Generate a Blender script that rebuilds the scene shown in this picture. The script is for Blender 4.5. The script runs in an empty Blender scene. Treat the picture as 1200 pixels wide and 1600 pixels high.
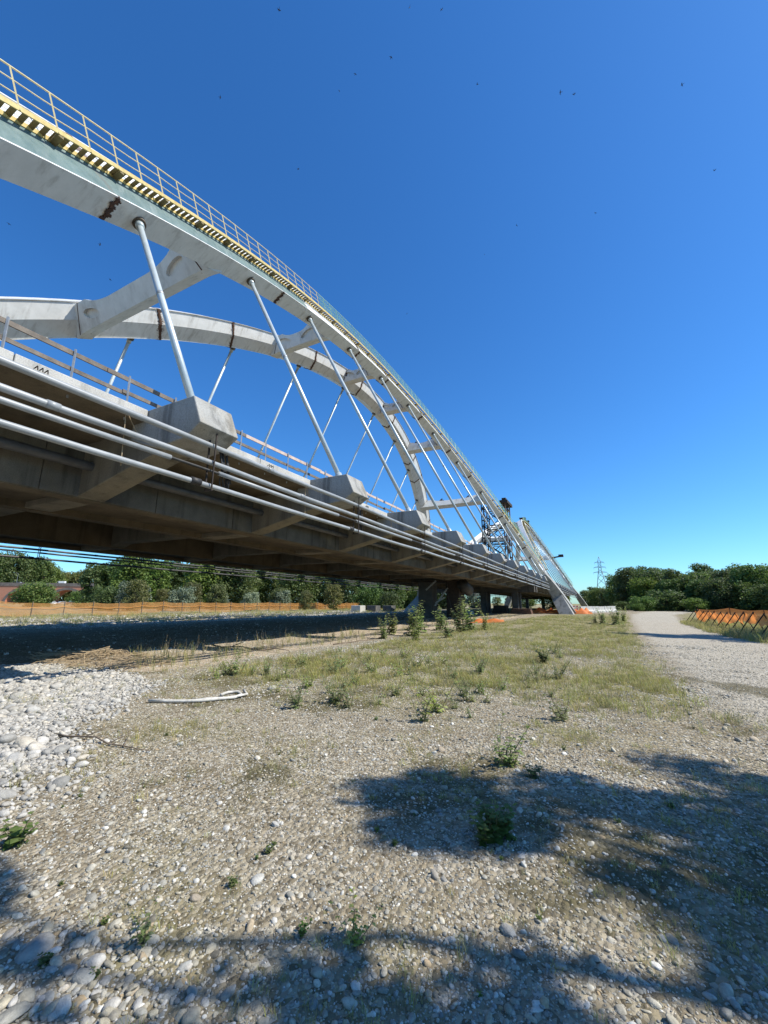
import bpy, bmesh, math, random
import numpy as np
from mathutils import Vector, Matrix, noise as mnoise

# ------------------------------------------------------------------ camera, sky, sun
scene = bpy.context.scene
COL = scene.collection
HC = 1.6                                       # eye height of the camera
F_PX, PITCH, YAW, ROLL = 638.15, 0.2184, 0.4830, 0.0052   # for a 1200 x 1600 frame
vF = np.array([-math.sin(YAW)*math.cos(PITCH), math.cos(YAW)*math.cos(PITCH), math.sin(PITCH)])
_R = np.array([math.cos(YAW), math.sin(YAW), 0.0]); _U = np.cross(_R, vF)
vR = _R*math.cos(ROLL)+_U*math.sin(ROLL); vU = -_R*math.sin(ROLL)+_U*math.cos(ROLL)
cam_d = bpy.data.cameras.new("camera"); cam = bpy.data.objects.new("camera", cam_d); COL.objects.link(cam)
cam_d.sensor_width = 36.0; cam_d.lens = 36.0*F_PX/1600.0; cam_d.clip_start = 0.05; cam_d.clip_end = 6000
cam.matrix_world = Matrix(((vR[0], vU[0], -vF[0], 0), (vR[1], vU[1], -vF[1], 0), (vR[2], vU[2], -vF[2], HC), (0, 0, 0, 1)))
scene.camera = cam
scene.render.resolution_x, scene.render.resolution_y = 768, 1024

SUN_AZ, SUN_EL = math.radians(15), math.radians(49.7)      # azimuth from +X towards +Y
sun_dir = Vector((math.cos(SUN_EL)*math.cos(SUN_AZ), math.cos(SUN_EL)*math.sin(SUN_AZ), math.sin(SUN_EL)))
world = bpy.data.worlds.new("World"); scene.world = world; world.use_nodes = True
wn = world.node_tree.nodes; wl = world.node_tree.links; wn.clear()
sky = wn.new("ShaderNodeTexSky"); sky.sky_type = 'NISHITA'; sky.sun_disc = False
sky.sun_elevation = SUN_EL; sky.sun_rotation = math.radians(90)-SUN_AZ
sky.altitude = 200; sky.air_density = 1.0; sky.dust_density = 0.4; sky.ozone_density = 2.5
wb = wn.new("ShaderNodeBackground"); wb.inputs[1].default_value = 0.142
hs = wn.new("ShaderNodeHueSaturation"); hs.inputs["Saturation"].default_value = 1.22; hs.inputs["Value"].default_value = 1.0
wo = wn.new("ShaderNodeOutputWorld"); wl.new(sky.outputs[0], hs.inputs["Color"]); tint = wn.new("ShaderNodeMix"); tint.data_type = 'RGBA'; tint.blend_type = 'MULTIPLY'; tint.inputs[0].default_value = 1.0; tint.inputs[7].default_value = (.46, .77, 1.0, 1)   # the clear deep blue of the day
wl.new(hs.outputs[0], tint.inputs[6]); wl.new(tint.outputs[2], wb.inputs[0]); wl.new(wb.outputs[0], wo.inputs[0])
sd = bpy.data.lights.new("sun", 'SUN'); sd.energy = 5.0; sd.angle = math.radians(0.53); sd.color = (1.0, 0.945, 0.85)
so = bpy.data.objects.new("sun", sd); COL.objects.link(so)
so.rotation_euler = sun_dir.to_track_quat('Z', 'Y').to_euler(); so.location = (60, 10, 80)
vs = scene.view_settings; vs.view_transform = 'Standard'; vs.look = 'None'; vs.gamma = 1.0; vs.exposure = 0.50
vs.use_curve_mapping = False

# ------------------------------------------------------------------ helpers
rnd = random.Random(7); nrg = np.random.default_rng(11)

def ray(x, y): return (x-600)*vR-(y-800)*vU+F_PX*vF
def hgt(x, y):
    r = math.hypot(x, y)
    h = 0.10*mnoise.noise(Vector((x*.11, y*.11, 3.3)))+0.05*mnoise.noise(Vector((x*.45, y*.45, 8.1)))
    h += 0.012*mnoise.noise(Vector((x*2.1, y*2.1, 1.1)))
    m = math.exp(-((x+4.5)/4.0)**2)*min(1, max(0, (y-5)/6))*math.exp(-max(0, y-45)/12)      # low grassy bank
    return h*min(1, r/2.5+.25)+0.14*m
def G(x, y):                                    # pixel of the ground -> point on the ground
    r = ray(x, y); z = 0.0
    for _ in range(4):
        t = (z-HC)/r[2]; p = r*t; z = hgt(p[0], p[1])
    return Vector((p[0], p[1], z))
def AT(x, dist):                                # point on the ground in the direction of a pixel column at the horizon
    r = ray(x, 943); n = math.hypot(r[0], r[1]); return Vector((r[0]/n*dist, r[1]/n*dist, 0))

def tag(o, label=None, cat=None, group=None, kind=None):
    if label: o["label"] = label
    if cat: o["category"] = cat
    if group: o["group"] = group
    if kind: o["kind"] = kind
    return o
def link(o, parent=None):
    COL.objects.link(o)
    if parent is not None: o.parent = parent
    return o
def empty(name, loc=(0, 0, 0), rz=0.0):
    o = bpy.data.objects.new(name, None); COL.objects.link(o); o.location = loc; o.rotation_euler.z = rz
    o.empty_display_size = .3
    return o
def child(parent, name, me, loc=(0, 0, 0), rot=None, scale=None):
    o = bpy.data.objects.new(name, me); link(o, parent); o.location = loc
    if rot is not None: o.rotation_euler = rot
    if scale is not None: o.scale = scale
    return o

class MB:
    def __init__(s): s.v = []; s.f = []; s.m = []; s.s = []
    def add(s, vs_, fs_, mi=0, sv=None):
        n = len(s.v); s.v += [tuple(v) for v in vs_]; s.f += [tuple(i+n for i in f) for f in fs_]; s.m += [mi]*len(fs_)
        s.s += list(sv) if sv is not None else [0.0]*len(vs_)
    def box(s, a, b, mi=0, M=None):
        x0, y0, z0 = a; x1, y1, z1 = b
        v = [(x0,y0,z0),(x1,y0,z0),(x1,y1,z0),(x0,y1,z0),(x0,y0,z1),(x1,y0,z1),(x1,y1,z1),(x0,y1,z1)]
        if M is not None: v = [M @ Vector(p) for p in v]
        s.add(v, [(3,2,1,0),(4,5,6,7),(0,1,5,4),(1,2,6,5),(2,3,7,6),(3,0,4,7)], mi)
    def prism(s, prof, y0, y1, mi=0):           # prof: (x, z) polygon, extruded along y
        n = len(prof); v = [(x, y0, z) for x, z in prof]+[(x, y1, z) for x, z in prof]
        f = [tuple(range(n)), tuple(range(2*n-1, n-1, -1))]+[(i, i+n, (i+1) % n+n, (i+1) % n) for i in range(n)]
        s.add(v, f, mi)
    def tube(s, p0, p1, r, n=8, r2=None, mi=0, caps=True):
        p0 = Vector(p0); p1 = Vector(p1); d = p1-p0
        if d.length < 1e-6: return
        q = d.to_track_quat('Z', 'Y'); r2 = r if r2 is None else r2
        c = [(math.cos(2*math.pi*i/n), math.sin(2*math.pi*i/n)) for i in range(n)]
        v = [p0+q @ Vector((a*r, b*r, 0)) for a, b in c]+[p1+q @ Vector((a*r2, b*r2, 0)) for a, b in c]
        f = [(i, (i+1) % n, (i+1) % n+n, i+n) for i in range(n)]
        if caps: f += [tuple(range(n-1, -1, -1)), tuple(range(n, 2*n))]
        s.add(v, f, mi)
    def bar(s, p0, p1, w, h=None, mi=0):        # square bar
        h = w if h is None else h; p0 = Vector(p0); p1 = Vector(p1); d = p1-p0; L = d.length
        M = Matrix.Translation(p0) @ d.to_track_quat('Y', 'Z').to_matrix().to_4x4()
        s.box((-w/2, 0, -h/2), (w/2, L, h/2), mi, M)
    def path(s, pts, r, n=8, mi=0):             # round tube through points
        pts = [Vector(p) for p in pts]; rings = []; sv = []; L = 0
        for i, p in enumerate(pts):
            d = (pts[min(i+1, len(pts)-1)]-pts[max(i-1, 0)]).normalized(); q = d.to_track_quat('Z', 'Y')
            rr = r[i] if isinstance(r, (list, tuple)) else r
            rings += [p+q @ Vector((math.cos(2*math.pi*j/n)*rr, math.sin(2*math.pi*j/n)*rr, 0)) for j in range(n)]
            if i: L += (p-pts[i-1]).length
            sv += [L]*n
        f = [(i*n+j, i*n+(j+1) % n, (i+1)*n+(j+1) % n, (i+1)*n+j) for i in range(len(pts)-1) for j in range(n)]
        f += [tuple(range(n-1, -1, -1)), tuple(range((len(pts)-1)*n, len(pts)*n))]
        s.add(rings, f, mi, sv)
    def sweep(s, rings, mi=0, sv=None, close=True, facemat=None):   # rings: list of equal-length vert loops
        n = len(rings[0]); v = [p for r in rings for p in r]; n0 = len(s.f)
        f = []
        mm = []
        for i in range(len(rings)-1):
            for j in range(n):
                f.append((i*n+j, i*n+(j+1) % n, (i+1)*n+(j+1) % n, (i+1)*n+j)); mm.append(facemat(i, j) if facemat else mi)
        if close:
            f += [tuple(range(n-1, -1, -1)), tuple(range((len(rings)-1)*n, len(rings)*n))]; mm += [mi, mi]
        s.add(v, f, mi, [x for x in sv for _ in range(n)] if sv is not None else None)
        s.m[n0:] = mm
    def mesh(s, name, mats, smooth=False, recalc=True):
        me = bpy.data.meshes.new(name); me.from_pydata(s.v, [], s.f)
        for m in (mats if isinstance(mats, (list, tuple)) else [mats]): me.materials.append(m)
        me.polygons.foreach_set("material_index", s.m)
        if any(s.s):
            a = me.attributes.new("s", 'FLOAT', 'POINT'); a.data.foreach_set("value", s.s)
        if recalc:
            bm = bmesh.new(); bm.from_mesh(me); bmesh.ops.recalc_face_normals(bm, faces=bm.faces); bm.to_mesh(me); bm.free()
        if smooth: me.polygons.foreach_set("use_smooth", [True]*len(me.polygons))
        me.update(); return me
    def build(s, name, mats, parent=None, smooth=False, loc=None, recalc=True):
        o = bpy.data.objects.new(name, s.mesh(name, mats, smooth, recalc)); link(o, parent)
        if loc is not None: o.location = loc
        return o
def bevel(o, w=.02, seg=2):
    m = o.modifiers.new("bevel", 'BEVEL'); m.width = w; m.segments = seg; m.limit_method = 'ANGLE'; return o

# ------------------------------------------------------------------ materials
class N:
    def __init__(s, name):
        s.mat = bpy.data.materials.new(name); s.mat.use_nodes = True; s.t = s.mat.node_tree; s.t.nodes.clear()
        s.out = s.t.nodes.new("ShaderNodeOutputMaterial"); s.b = s.t.nodes.new("ShaderNodeBsdfPrincipled")
        s.t.links.new(s.b.outputs[0], s.out.inputs[0]); s._c = None
    def n(s, typ, **kw):
        x = s.t.nodes.new("ShaderNode"+typ)
        for k, v in kw.items(): setattr(x, k, v)
        return x
    def l(s, a, b): s.t.links.new(a, b)
    def set(s, inp, v):
        if hasattr(v, 'links') or hasattr(v, 'is_linked'): s.l(v, inp)
        else: inp.default_value = v
    def co(s, kind="Object", scale=(1, 1, 1)):
        if s._c is None: s._c = s.n("TexCoord")
        o = s._c.outputs[kind]
        if scale == (1, 1, 1): return o
        m = s.n("Mapping"); m.inputs["Scale"].default_value = scale; s.l(o, m.inputs[0]); return m.outputs[0]
    def noise(s, scale, detail=4, rough=.6, vec=None, out=0):
        x = s.n("TexNoise"); x.inputs["Scale"].default_value = scale; x.inputs["Detail"].default_value = detail
        x.inputs["Roughness"].default_value = rough; s.l(vec if vec is not None else s.co(), x.inputs["Vector"]); return x.outputs[out]
    def ramp(s, fac, stops):
        x = s.n("ValToRGB"); e = x.color_ramp.elements
        while len(e) > 1: e.remove(e[-1])
        for i, (p, c) in enumerate(stops):
            k = e[0] if i == 0 else e.new(p)
            k.position = p; k.color = (*c, 1) if len(c) == 3 else c
        s.l(fac, x.inputs[0]); return x.outputs[0]
    def step(s, fac, a, b):
        x = s.n("MapRange"); x.interpolation_type = 'SMOOTHSTEP'; s.l(fac, x.inputs[0]); x.inputs[1].default_value = a; x.inputs[2].default_value = b
        return x.outputs[0]
    def mix(s, fac, a, b, mode='MIX'):
        x = s.n("Mix", data_type='RGBA', blend_type=mode); s.set(x.inputs[0], fac)
        for i, v in ((6, a), (7, b)):
            if isinstance(v, tuple): x.inputs[i].default_value = (*v, 1)
            else: s.l(v, x.inputs[i])
        return x.outputs[2]
    def math(s, op, a, b=0.0, c=None):
        x = s.n("Math", operation=op); s.set(x.inputs[0], a); s.set(x.inputs[1], b)
        if c is not None: s.set(x.inputs[2], c)
        return x.outputs[0]
    def bump(s, h, strength=.3, dist=.02):
        x = s.n("Bump"); x.inputs["Strength"].default_value = strength; x.inputs["Distance"].default_value = dist
        s.l(h, x.inputs["Height"]); s.l(x.outputs[0], s.b.inputs["Normal"])
    def done(s, col=None, rough=.7, metal=0.0, spec=None):
        if col is not None:
            if isinstance(col, tuple): s.b.inputs["Base Color"].default_value = (*col, 1)
            else: s.l(col, s.b.inputs["Base Color"])
        s.set(s.b.inputs["Roughness"], rough); s.b.inputs["Metallic"].default_value = metal
        if spec is not None: s.b.inputs["Specular IOR Level"].default_value = spec
        return s.mat

def simple(name, c1, c2, scale=4.0, rough=.7, metal=0.0, bump=.0, dist=.01, coord="Object"):
    m = N(name); v = m.co(coord); f = m.noise(scale, 5, .65, v); c = m.ramp(f, [(.32, c1), (.68, c2)])
    if bump: m.bump(m.noise(scale*6, 4, .6, v), bump, dist)
    return m.done(c, rough, metal)

def concrete(name, light, dark, stain=.5, warm=(.26, .21, .13)):
    m = N(name); a = m.noise(.9, 6, .65); col = m.ramp(a, [(.3, dark), (.7, light)])
    st = m.noise(1.0, 5, .6, m.co(scale=(2.6, 2.6, .22))); k = m.step(st, .5, .72)
    col = m.mix(m.math('MULTIPLY', k, stain), col, tuple(x*.45 for x in dark))
    w = m.step(m.noise(.5, 4, .6), .5, .75); col = m.mix(m.math('MULTIPLY', w, .45), col, warm)
    g = m.noise(40, 3, .6); col = m.mix(.22, col, m.ramp(g, [(.3, (.0, .0, .0)), (.7, (.9, .9, .9))]), 'OVERLAY')
    pores = m.step(m.noise(14, 2, .5), .70, .76); col = m.mix(m.math('MULTIPLY', pores, .5), col, (.05, .048, .045))
    m.bump(m.noise(22, 5, .7), .35, .012); return m.done(col, .9)

def rib_paint(name, base, base2, streak=(.30, .28, .24), rust=.9, amt=.6, spacing=6.0):
    m = N(name); col = m.ramp(m.noise(1.3, 6, .7), [(.3, base), (.7, base2)])
    d = m.step(m.noise(1.2, 5, .65, m.co(scale=(1.2, 3.0, .5))), .48, .75); col = m.mix(m.math('MULTIPLY', d, amt), col, streak)
    at = m.n("Attribute", attribute_name="s"); sv = at.outputs["Fac"]
    dd = sv
    nz = m.noise(7.0, 5, .75); nz2 = m.noise(.7, 2, .5)
    wd = m.math('MULTIPLY', m.math('POWER', nz, 3.0), m.math('MULTIPLY', nz2, 1.5))
    k = m.math('LESS_THAN', dd, wd); on = m.math('LESS_THAN', sv, 2.0)
    soft = m.math('MULTIPLY', m.math('SUBTRACT', 1.0, m.step(dd, .05, .6)), m.step(nz, .45, .8))
    col = m.mix(m.math('MULTIPLY', m.math('MULTIPLY', soft, on), rust*.7), col, (.30, .15, .055))
    col = m.mix(m.math('MULTIPLY', m.math('MULTIPLY', k, on), rust), col, m.ramp(m.noise(18, 4, .7), [(.35, (.035, .018, .012)), (.65, (.14, .06, .028))]))
    sp = m.step(m.noise(3.1, 6, .8), .70, .76); col = m.mix(m.math('MULTIPLY', sp, .5), col, (.16, .08, .035))
    m.bump(m.noise(3, 3, .5), .12, .03)
    return m.done(col, m.ramp(m.noise(5, 3), [(.3, (.38,)*3), (.7, (.6,)*3)]))

M = {}
M['rib'] = rib_paint("rib_white_paint", (.60, .60, .57), (.74, .74, .71))
M['teal'] = rib_paint("rib_teal_paint", (.066, .118, .112), (.125, .19, .18), (.20, .245, .235), rust=.25, amt=.6)
def teal_scars(mat):
    t = mat.node_tree; b = [n for n in t.nodes if n.type == 'BSDF_PRINCIPLED'][0]; old = b.inputs["Base Color"].links[0].from_socket
    tc = t.nodes.new("ShaderNodeTexCoord"); mp = t.nodes.new("ShaderNodeMapping"); mp.inputs["Scale"].default_value = (1.6, .5, .9); t.links.new(tc.outputs["Object"], mp.inputs[0])
    nz = t.nodes.new("ShaderNodeTexNoise"); nz.inputs["Scale"].default_value = 1.6; nz.inputs["Detail"].default_value = 9; nz.inputs["Roughness"].default_value = .72; t.links.new(mp.outputs[0], nz.inputs["Vector"])
    mr = t.nodes.new("ShaderNodeMapRange"); mr.interpolation_type = 'SMOOTHSTEP'; mr.inputs[1].default_value = .665; mr.inputs[2].default_value = .70; t.links.new(nz.outputs[0], mr.inputs[0])
    mx = t.nodes.new("ShaderNodeMix"); mx.data_type = 'RGBA'; t.links.new(mr.outputs[0], mx.inputs[0]); t.links.new(old, mx.inputs[6]); mx.inputs[7].default_value = (.62, .64, .62, 1); t.links.new(mx.outputs[2], b.inputs["Base Color"])
teal_scars(M['teal'])
M['rust'] = simple("rust_scale", (.03, .017, .012), (.13, .06, .03), 9, .9, 0, .6, .01)
M['hanger'] = simple("hanger_galvanised", (.40, .46, .47), (.52, .58, .59), 2.2, .38, .25)
M['collar'] = simple("hanger_collar", (.05, .045, .04), (.16, .13, .10), 9, .6, .3)
M['yellow'] = simple("walkway_yellow", (.46, .34, .10), (.62, .49, .20), 6, .55, 0, .1)
M['tread'] = simple("tread_brown_steel", (.15, .115, .05), (.26, .20, .09), 6, .8)
M['rail'] = simple("rail_pale_yellow", (.50, .41, .19), (.62, .53, .29), 6, .5)
M['greenrail'] = simple("rail_green_paint", (.20, .36, .26), (.34, .48, .36), 6, .5)
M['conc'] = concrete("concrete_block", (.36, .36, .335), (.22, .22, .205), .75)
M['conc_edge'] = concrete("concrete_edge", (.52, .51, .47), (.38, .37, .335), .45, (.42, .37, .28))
M['conc_web'] = concrete("concrete_web", (.145, .14, .12), (.065, .063, .055), .8)  # darkened: the shade on the girder sides is put into the colour
M['conc_sof'] = concrete("concrete_soffit", (.15, .12, .078), (.07, .057, .036), .6, (.13, .09, .045))  # the shade under the deck is painted in as a darker concrete
M['conc_rib'] = concrete("concrete_bracket", (.24, .215, .165), (.13, .118, .09), .7)  # shaded copy of the block concrete, for the beams' inner part
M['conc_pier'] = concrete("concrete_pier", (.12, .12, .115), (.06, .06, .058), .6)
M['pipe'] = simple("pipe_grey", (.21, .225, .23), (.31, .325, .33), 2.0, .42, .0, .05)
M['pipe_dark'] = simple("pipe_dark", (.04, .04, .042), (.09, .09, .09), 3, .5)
M['black'] = simple("black_rubber", (.012, .012, .012), (.035, .033, .03), 8, .6)
M['darksteel'] = simple("dark_steel", (.016, .013, .011), (.05, .034, .025), 5, .85, 0, .2)
M['brown_steel'] = simple("rusted_steel", (.07, .035, .022), (.19, .10, .06), 5, .8, .1, .2)
M['plank'] = simple("grey_plank", (.10, .085, .07), (.21, .175, .14), 5, .85, 0, .5)
M['plank_pink'] = simple("pale_plank", (.40, .30, .25), (.55, .45, .38), 5, .85, 0, .5)
M['galv'] = simple("galvanised", (.30, .31, .31), (.45, .46, .46), 5, .5, .5)
M['pylon'] = simple("pylon_steel", (.22, .25, .27), (.30, .33, .35), .5, .6, .2)
M['bird'] = simple("bird_dark", (.012, .011, .012), (.03, .028, .03), 20, .8)
M['white'] = simple("white_paint", (.66, .66, .64), (.78, .78, .76), 3, .4)
M['hose'] = simple("white_hose", (.36, .34, .29), (.60, .58, .52), 9, .7, 0, .4)
M['wood'] = simple("dead_wood", (.10, .072, .048), (.22, .17, .12), 9, .9, 0, .5)
M['straw'] = simple("dry_straw", (.26, .19, .11), (.40, .31, .19), 12, .9)
M['bark'] = simple("bark", (.055, .043, .032), (.14, .115, .09), 5, .95, 0, .7, .04)
M['brick'] = None
def net_mat(name, c1, c2, cell, hole):
    m = N(name); m.done(m.ramp(m.noise(1.2, 4), [(.3, c1), (.7, c2)]), .6)
    tr = m.n("BsdfTransparent"); tl = m.n("BsdfTranslucent"); tl.inputs[0].default_value = (*c2, 1)
    add = m.n("MixShader"); add.inputs[0].default_value = .45; m.l(m.b.outputs[0], add.inputs[1]); m.l(tl.outputs[0], add.inputs[2])
    at = m.n("Attribute", attribute_name="uvw"); sp = m.n("SeparateXYZ"); m.l(at.outputs["Vector"], sp.inputs[0])
    a = m.math('GREATER_THAN', m.math('FRACT', m.math('MULTIPLY', sp.outputs[0], 1/cell)), 1-hole)
    b = m.math('GREATER_THAN', m.math('FRACT', m.math('MULTIPLY', sp.outputs[1], 1/cell)), 1-hole)
    f = m.math('MULTIPLY', a, b); mx = m.n("MixShader"); m.l(f, mx.inputs[0]); m.l(add.outputs[0], mx.inputs[1]); m.l(tr.outputs[0], mx.inputs[2])
    m.l(mx.outputs[0], m.out.inputs[0]); return m.mat
M['orange'] = net_mat("orange_netting", (.72, .20, .045), (.90, .32, .085), .05, .34)
M['ochre'] = net_mat("faded_netting", (.58, .27, .07), (.72, .37, .12), .05, .66)
M['green_net'] = net_mat("green_netting", (.12, .30, .20), (.22, .40, .28), .04, .86)

def leaf_mat(name, cols, trans=.35, rough=.55):
    m = N(name); g = m.n("NewGeometry"); oi = m.n("ObjectInfo")
    c = m.ramp(g.outputs["Random Per Island"], [(i/(len(cols)-1), x) for i, x in enumerate(cols)])
    hv = m.n("HueSaturation"); m.l(m.math('MULTIPLY_ADD', m.math('FRACT', m.math('MULTIPLY', oi.outputs["Random"], 7.3)), .05, .465), hv.inputs["Hue"]); m.l(m.math('MULTIPLY_ADD', oi.outputs["Random"], .7, .7), hv.inputs["Value"])
    m.l(m.math('MULTIPLY_ADD', oi.outputs["Random"], .3, .85), hv.inputs["Saturation"]); m.l(c, hv.inputs["Color"]); c = hv.outputs[0]
    m.done(c, rough, 0, .3); tl = m.n("BsdfTranslucent"); m.l(m.mix(.5, c, (.10, .16, .02), 'ADD'), tl.inputs[0])
    mx = m.n("MixShader"); mx.inputs[0].default_value = trans; m.l(m.b.outputs[0], mx.inputs[1]); m.l(tl.outputs[0], mx.inputs[2]); m.l(mx.outputs[0], m.out.inputs[0])
    return m.mat
M['leaf'] = leaf_mat("leaf_green", [(.042, .076, .022), (.070, .115, .032), (.10, .15, .042), (.135, .175, .058)])
M['leaf_w'] = leaf_mat("leaf_silver", [(.11, .15, .09), (.17, .21, .14), (.22, .26, .18), (.13, .17, .10)], .25)
M['leaf_l'] = leaf_mat("leaf_light", [(.09, .11, .03), (.14, .16, .05), (.12, .13, .05), (.17, .17, .07)])
M['weed'] = leaf_mat("weed_leaf", [(.06, .11, .02), (.09, .15, .03), (.13, .19, .05), (.10, .13, .04)])
M['weed_g'] = leaf_mat("weed_grey_leaf", [(.11, .14, .06), (.15, .18, .09), (.20, .22, .12), (.12, .13, .06)])
M['sapling'] = leaf_mat("sapling_leaf", [(.16, .22, .06), (.22, .28, .10), (.29, .33, .16), (.19, .24, .08)], .5)
M['grass'] = leaf_mat("grass_blade", [(.18, .22, .045), (.26, .275, .08), (.38, .33, .15), (.22, .25, .06), (.42, .36, .19)], .3, .7)
M['stem'] = simple("plant_stem", (.09, .085, .04), (.18, .15, .08), 10, .8)
def stone_mat(name, stops):
    m = N(name); oi = m.n("ObjectInfo"); c = m.ramp(oi.outputs["Random"], stops)
    c = m.mix(.35, c, m.ramp(m.noise(2.2, 6, .7), [(.3, (.10, .10, .10)), (.7, (.9, .88, .85))]), 'OVERLAY')
    band = m.step(m.noise(1.4, 2, .5, m.co(scale=(.4, 1, 3.5))), .55, .62)
    c = m.mix(m.math('MULTIPLY', band, .18), c, (.55, .53, .48))
    m.bump(m.noise(9, 4, .7), .35, .05); return m.done(c, .9, 0, .12)
M['stone'] = stone_mat("river_stone", [(0, (.13, .12, .095)), (.12, (.38, .345, .265)), (.26, (.23, .225, .195)), (.4, (.50, .465, .37)), (.52, (.17, .175, .165)), (.64, (.41, .365, .26)), (.76, (.29, .29, .265)), (.88, (.63, .61, .54)), (.95, (.36, .27, .155)), (1, (.25, .265, .265))])
M['cobble'] = stone_mat("pale_cobble", [(0, (.33, .315, .275)), (.2, (.43, .41, .365)), (.4, (.23, .225, .205)), (.6, (.51, .49, .44)), (.75, (.22, .222, .215)), (.88, (.48, .435, .35)), (1, (.44, .425, .385))])

# ground: masks painted per vertex (what the soil is), detail from textures
def ground_mat():
    m = N("ground_soil"); at = m.n("Attribute", attribute_name="zone"); sp = m.n("SeparateColor"); m.l(at.outputs["Color"], sp.inputs[0])
    v = m.co(); vo = m.n("TexVoronoi"); vo.inputs["Scale"].default_value = 26; m.l(v, vo.inputs["Vector"])
    vo2 = m.n("TexVoronoi"); vo2.inputs["Scale"].default_value = 9; m.l(v, vo2.inputs["Vector"])
    sep = m.n("SeparateColor"); m.l(vo.outputs["Color"], sep.inputs[0]); sep2 = m.n("SeparateColor"); m.l(vo2.outputs["Color"], sep2.inputs[0])
    grav = m.ramp(sep.outputs[0], [(0, (.13, .11, .075)), (.3, (.235, .20, .14)), (.6, (.32, .275, .195)), (.9, (.41, .365, .275)), (1, (.54, .50, .42))])
    soil = m.ramp(m.noise(2.5, 6, .7), [(.3, (.13, .10, .06)), (.7, (.24, .195, .125))])
    grav = m.mix(m.math('MULTIPLY', m.step(m.noise(1.2, 5, .65), .40, .65), .55), grav, soil)
    pale = m.ramp(sep2.outputs[0], [(0, (.34, .325, .29)), (.5, (.46, .45, .415)), (1, (.56, .55, .52))])
    pale = m.mix(.3, pale, grav)
    road = m.ramp(sep.outputs[1], [(0, (.28, .25, .195)), (.6, (.39, .355, .285)), (1, (.50, .465, .39))])
    gr = m.ramp(m.noise(6, 6, .75), [(.3, (.14, .14, .05)), (.55, (.23, .21, .095)), (.75, (.33, .285, .16))])
    sand = m.ramp(m.noise(3, 6, .7), [(.3, (.34, .27, .19)), (.7, (.46, .39, .29))])
    nz = m.noise(1.1, 7, .7); nz4 = m.noise(7, 5, .75)
    def msk(s, w=.16):
        k = m.math('ADD', s, m.math('MULTIPLY_ADD', nz, 1.0, -.5)); k = m.math('ADD', k, m.math('MULTIPLY_ADD', nz4, .9, -.45)); return m.step(k, .5-w, .5+w)
    col = m.mix(msk(sp.outputs[2], .4), grav, road); col = m.mix(m.math('MULTIPLY', msk(sp.outputs[0], .35), .6), col, gr); col = m.mix(msk(sp.outputs[1]), col, pale)
    at3 = m.n("Attribute", attribute_name="moss"); col = m.mix(m.math('MULTIPLY', msk(at3.outputs["Fac"], .35), .75), col, m.ramp(m.noise(9, 6, .75), [(.3, (.055, .05, .024)), (.55, (.105, .092, .05)), (.75, (.17, .14, .085))]))
    at2 = m.n("Attribute", attribute_name="sand"); col = m.mix(msk(at2.outputs["Fac"]), col, sand)
    h = m.math('ADD', m.math('MULTIPLY', vo.outputs["Distance"], -1.0), m.math('MULTIPLY', m.noise(60, 4, .7), .5))
    m.bump(h, .9, .03); return m.done(col, 1.0, 0, .0)
M['ground'] = ground_mat()

# ------------------------------------------------------------------ ground
def ss(x, a, b):
    t = min(1, max(0, (x-a)/(b-a))); return t*t*(3-2*t)
def lerp_tab(t, tab):
    if t <= tab[0][0]: return tab[0][1]
    for (a, va), (b, vb) in zip(tab, tab[1:]):
        if t <= b: return va+(vb-va)*(t-a)/(b-a)
    return tab[-1][1]
ROAD_L = [(-20, 1.2), (4, 1.7), (14, 1.7), (26, 1.8), (45, 2.4), (76, 4.0), (110, 9), (200, 30)]
ROAD_R = [(-20, 9), (14, 6.3), (26, 5.6), (42, 5.8), (76, 9.0), (110, 17), (200, 45)]
def moss(x, y):                                 # dark mossy silt lying between the stones
    m = .55*mnoise.noise(Vector((x*.42, y*.42, 71)))+.45*mnoise.noise(Vector((x*1.1, y*1.1, 72)))+.25*mnoise.noise(Vector((x*3.1, y*3.1, 73)))
    return ss(m, -.02, .42)*(1-ss(math.hypot(x, y), 12, 20))
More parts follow.
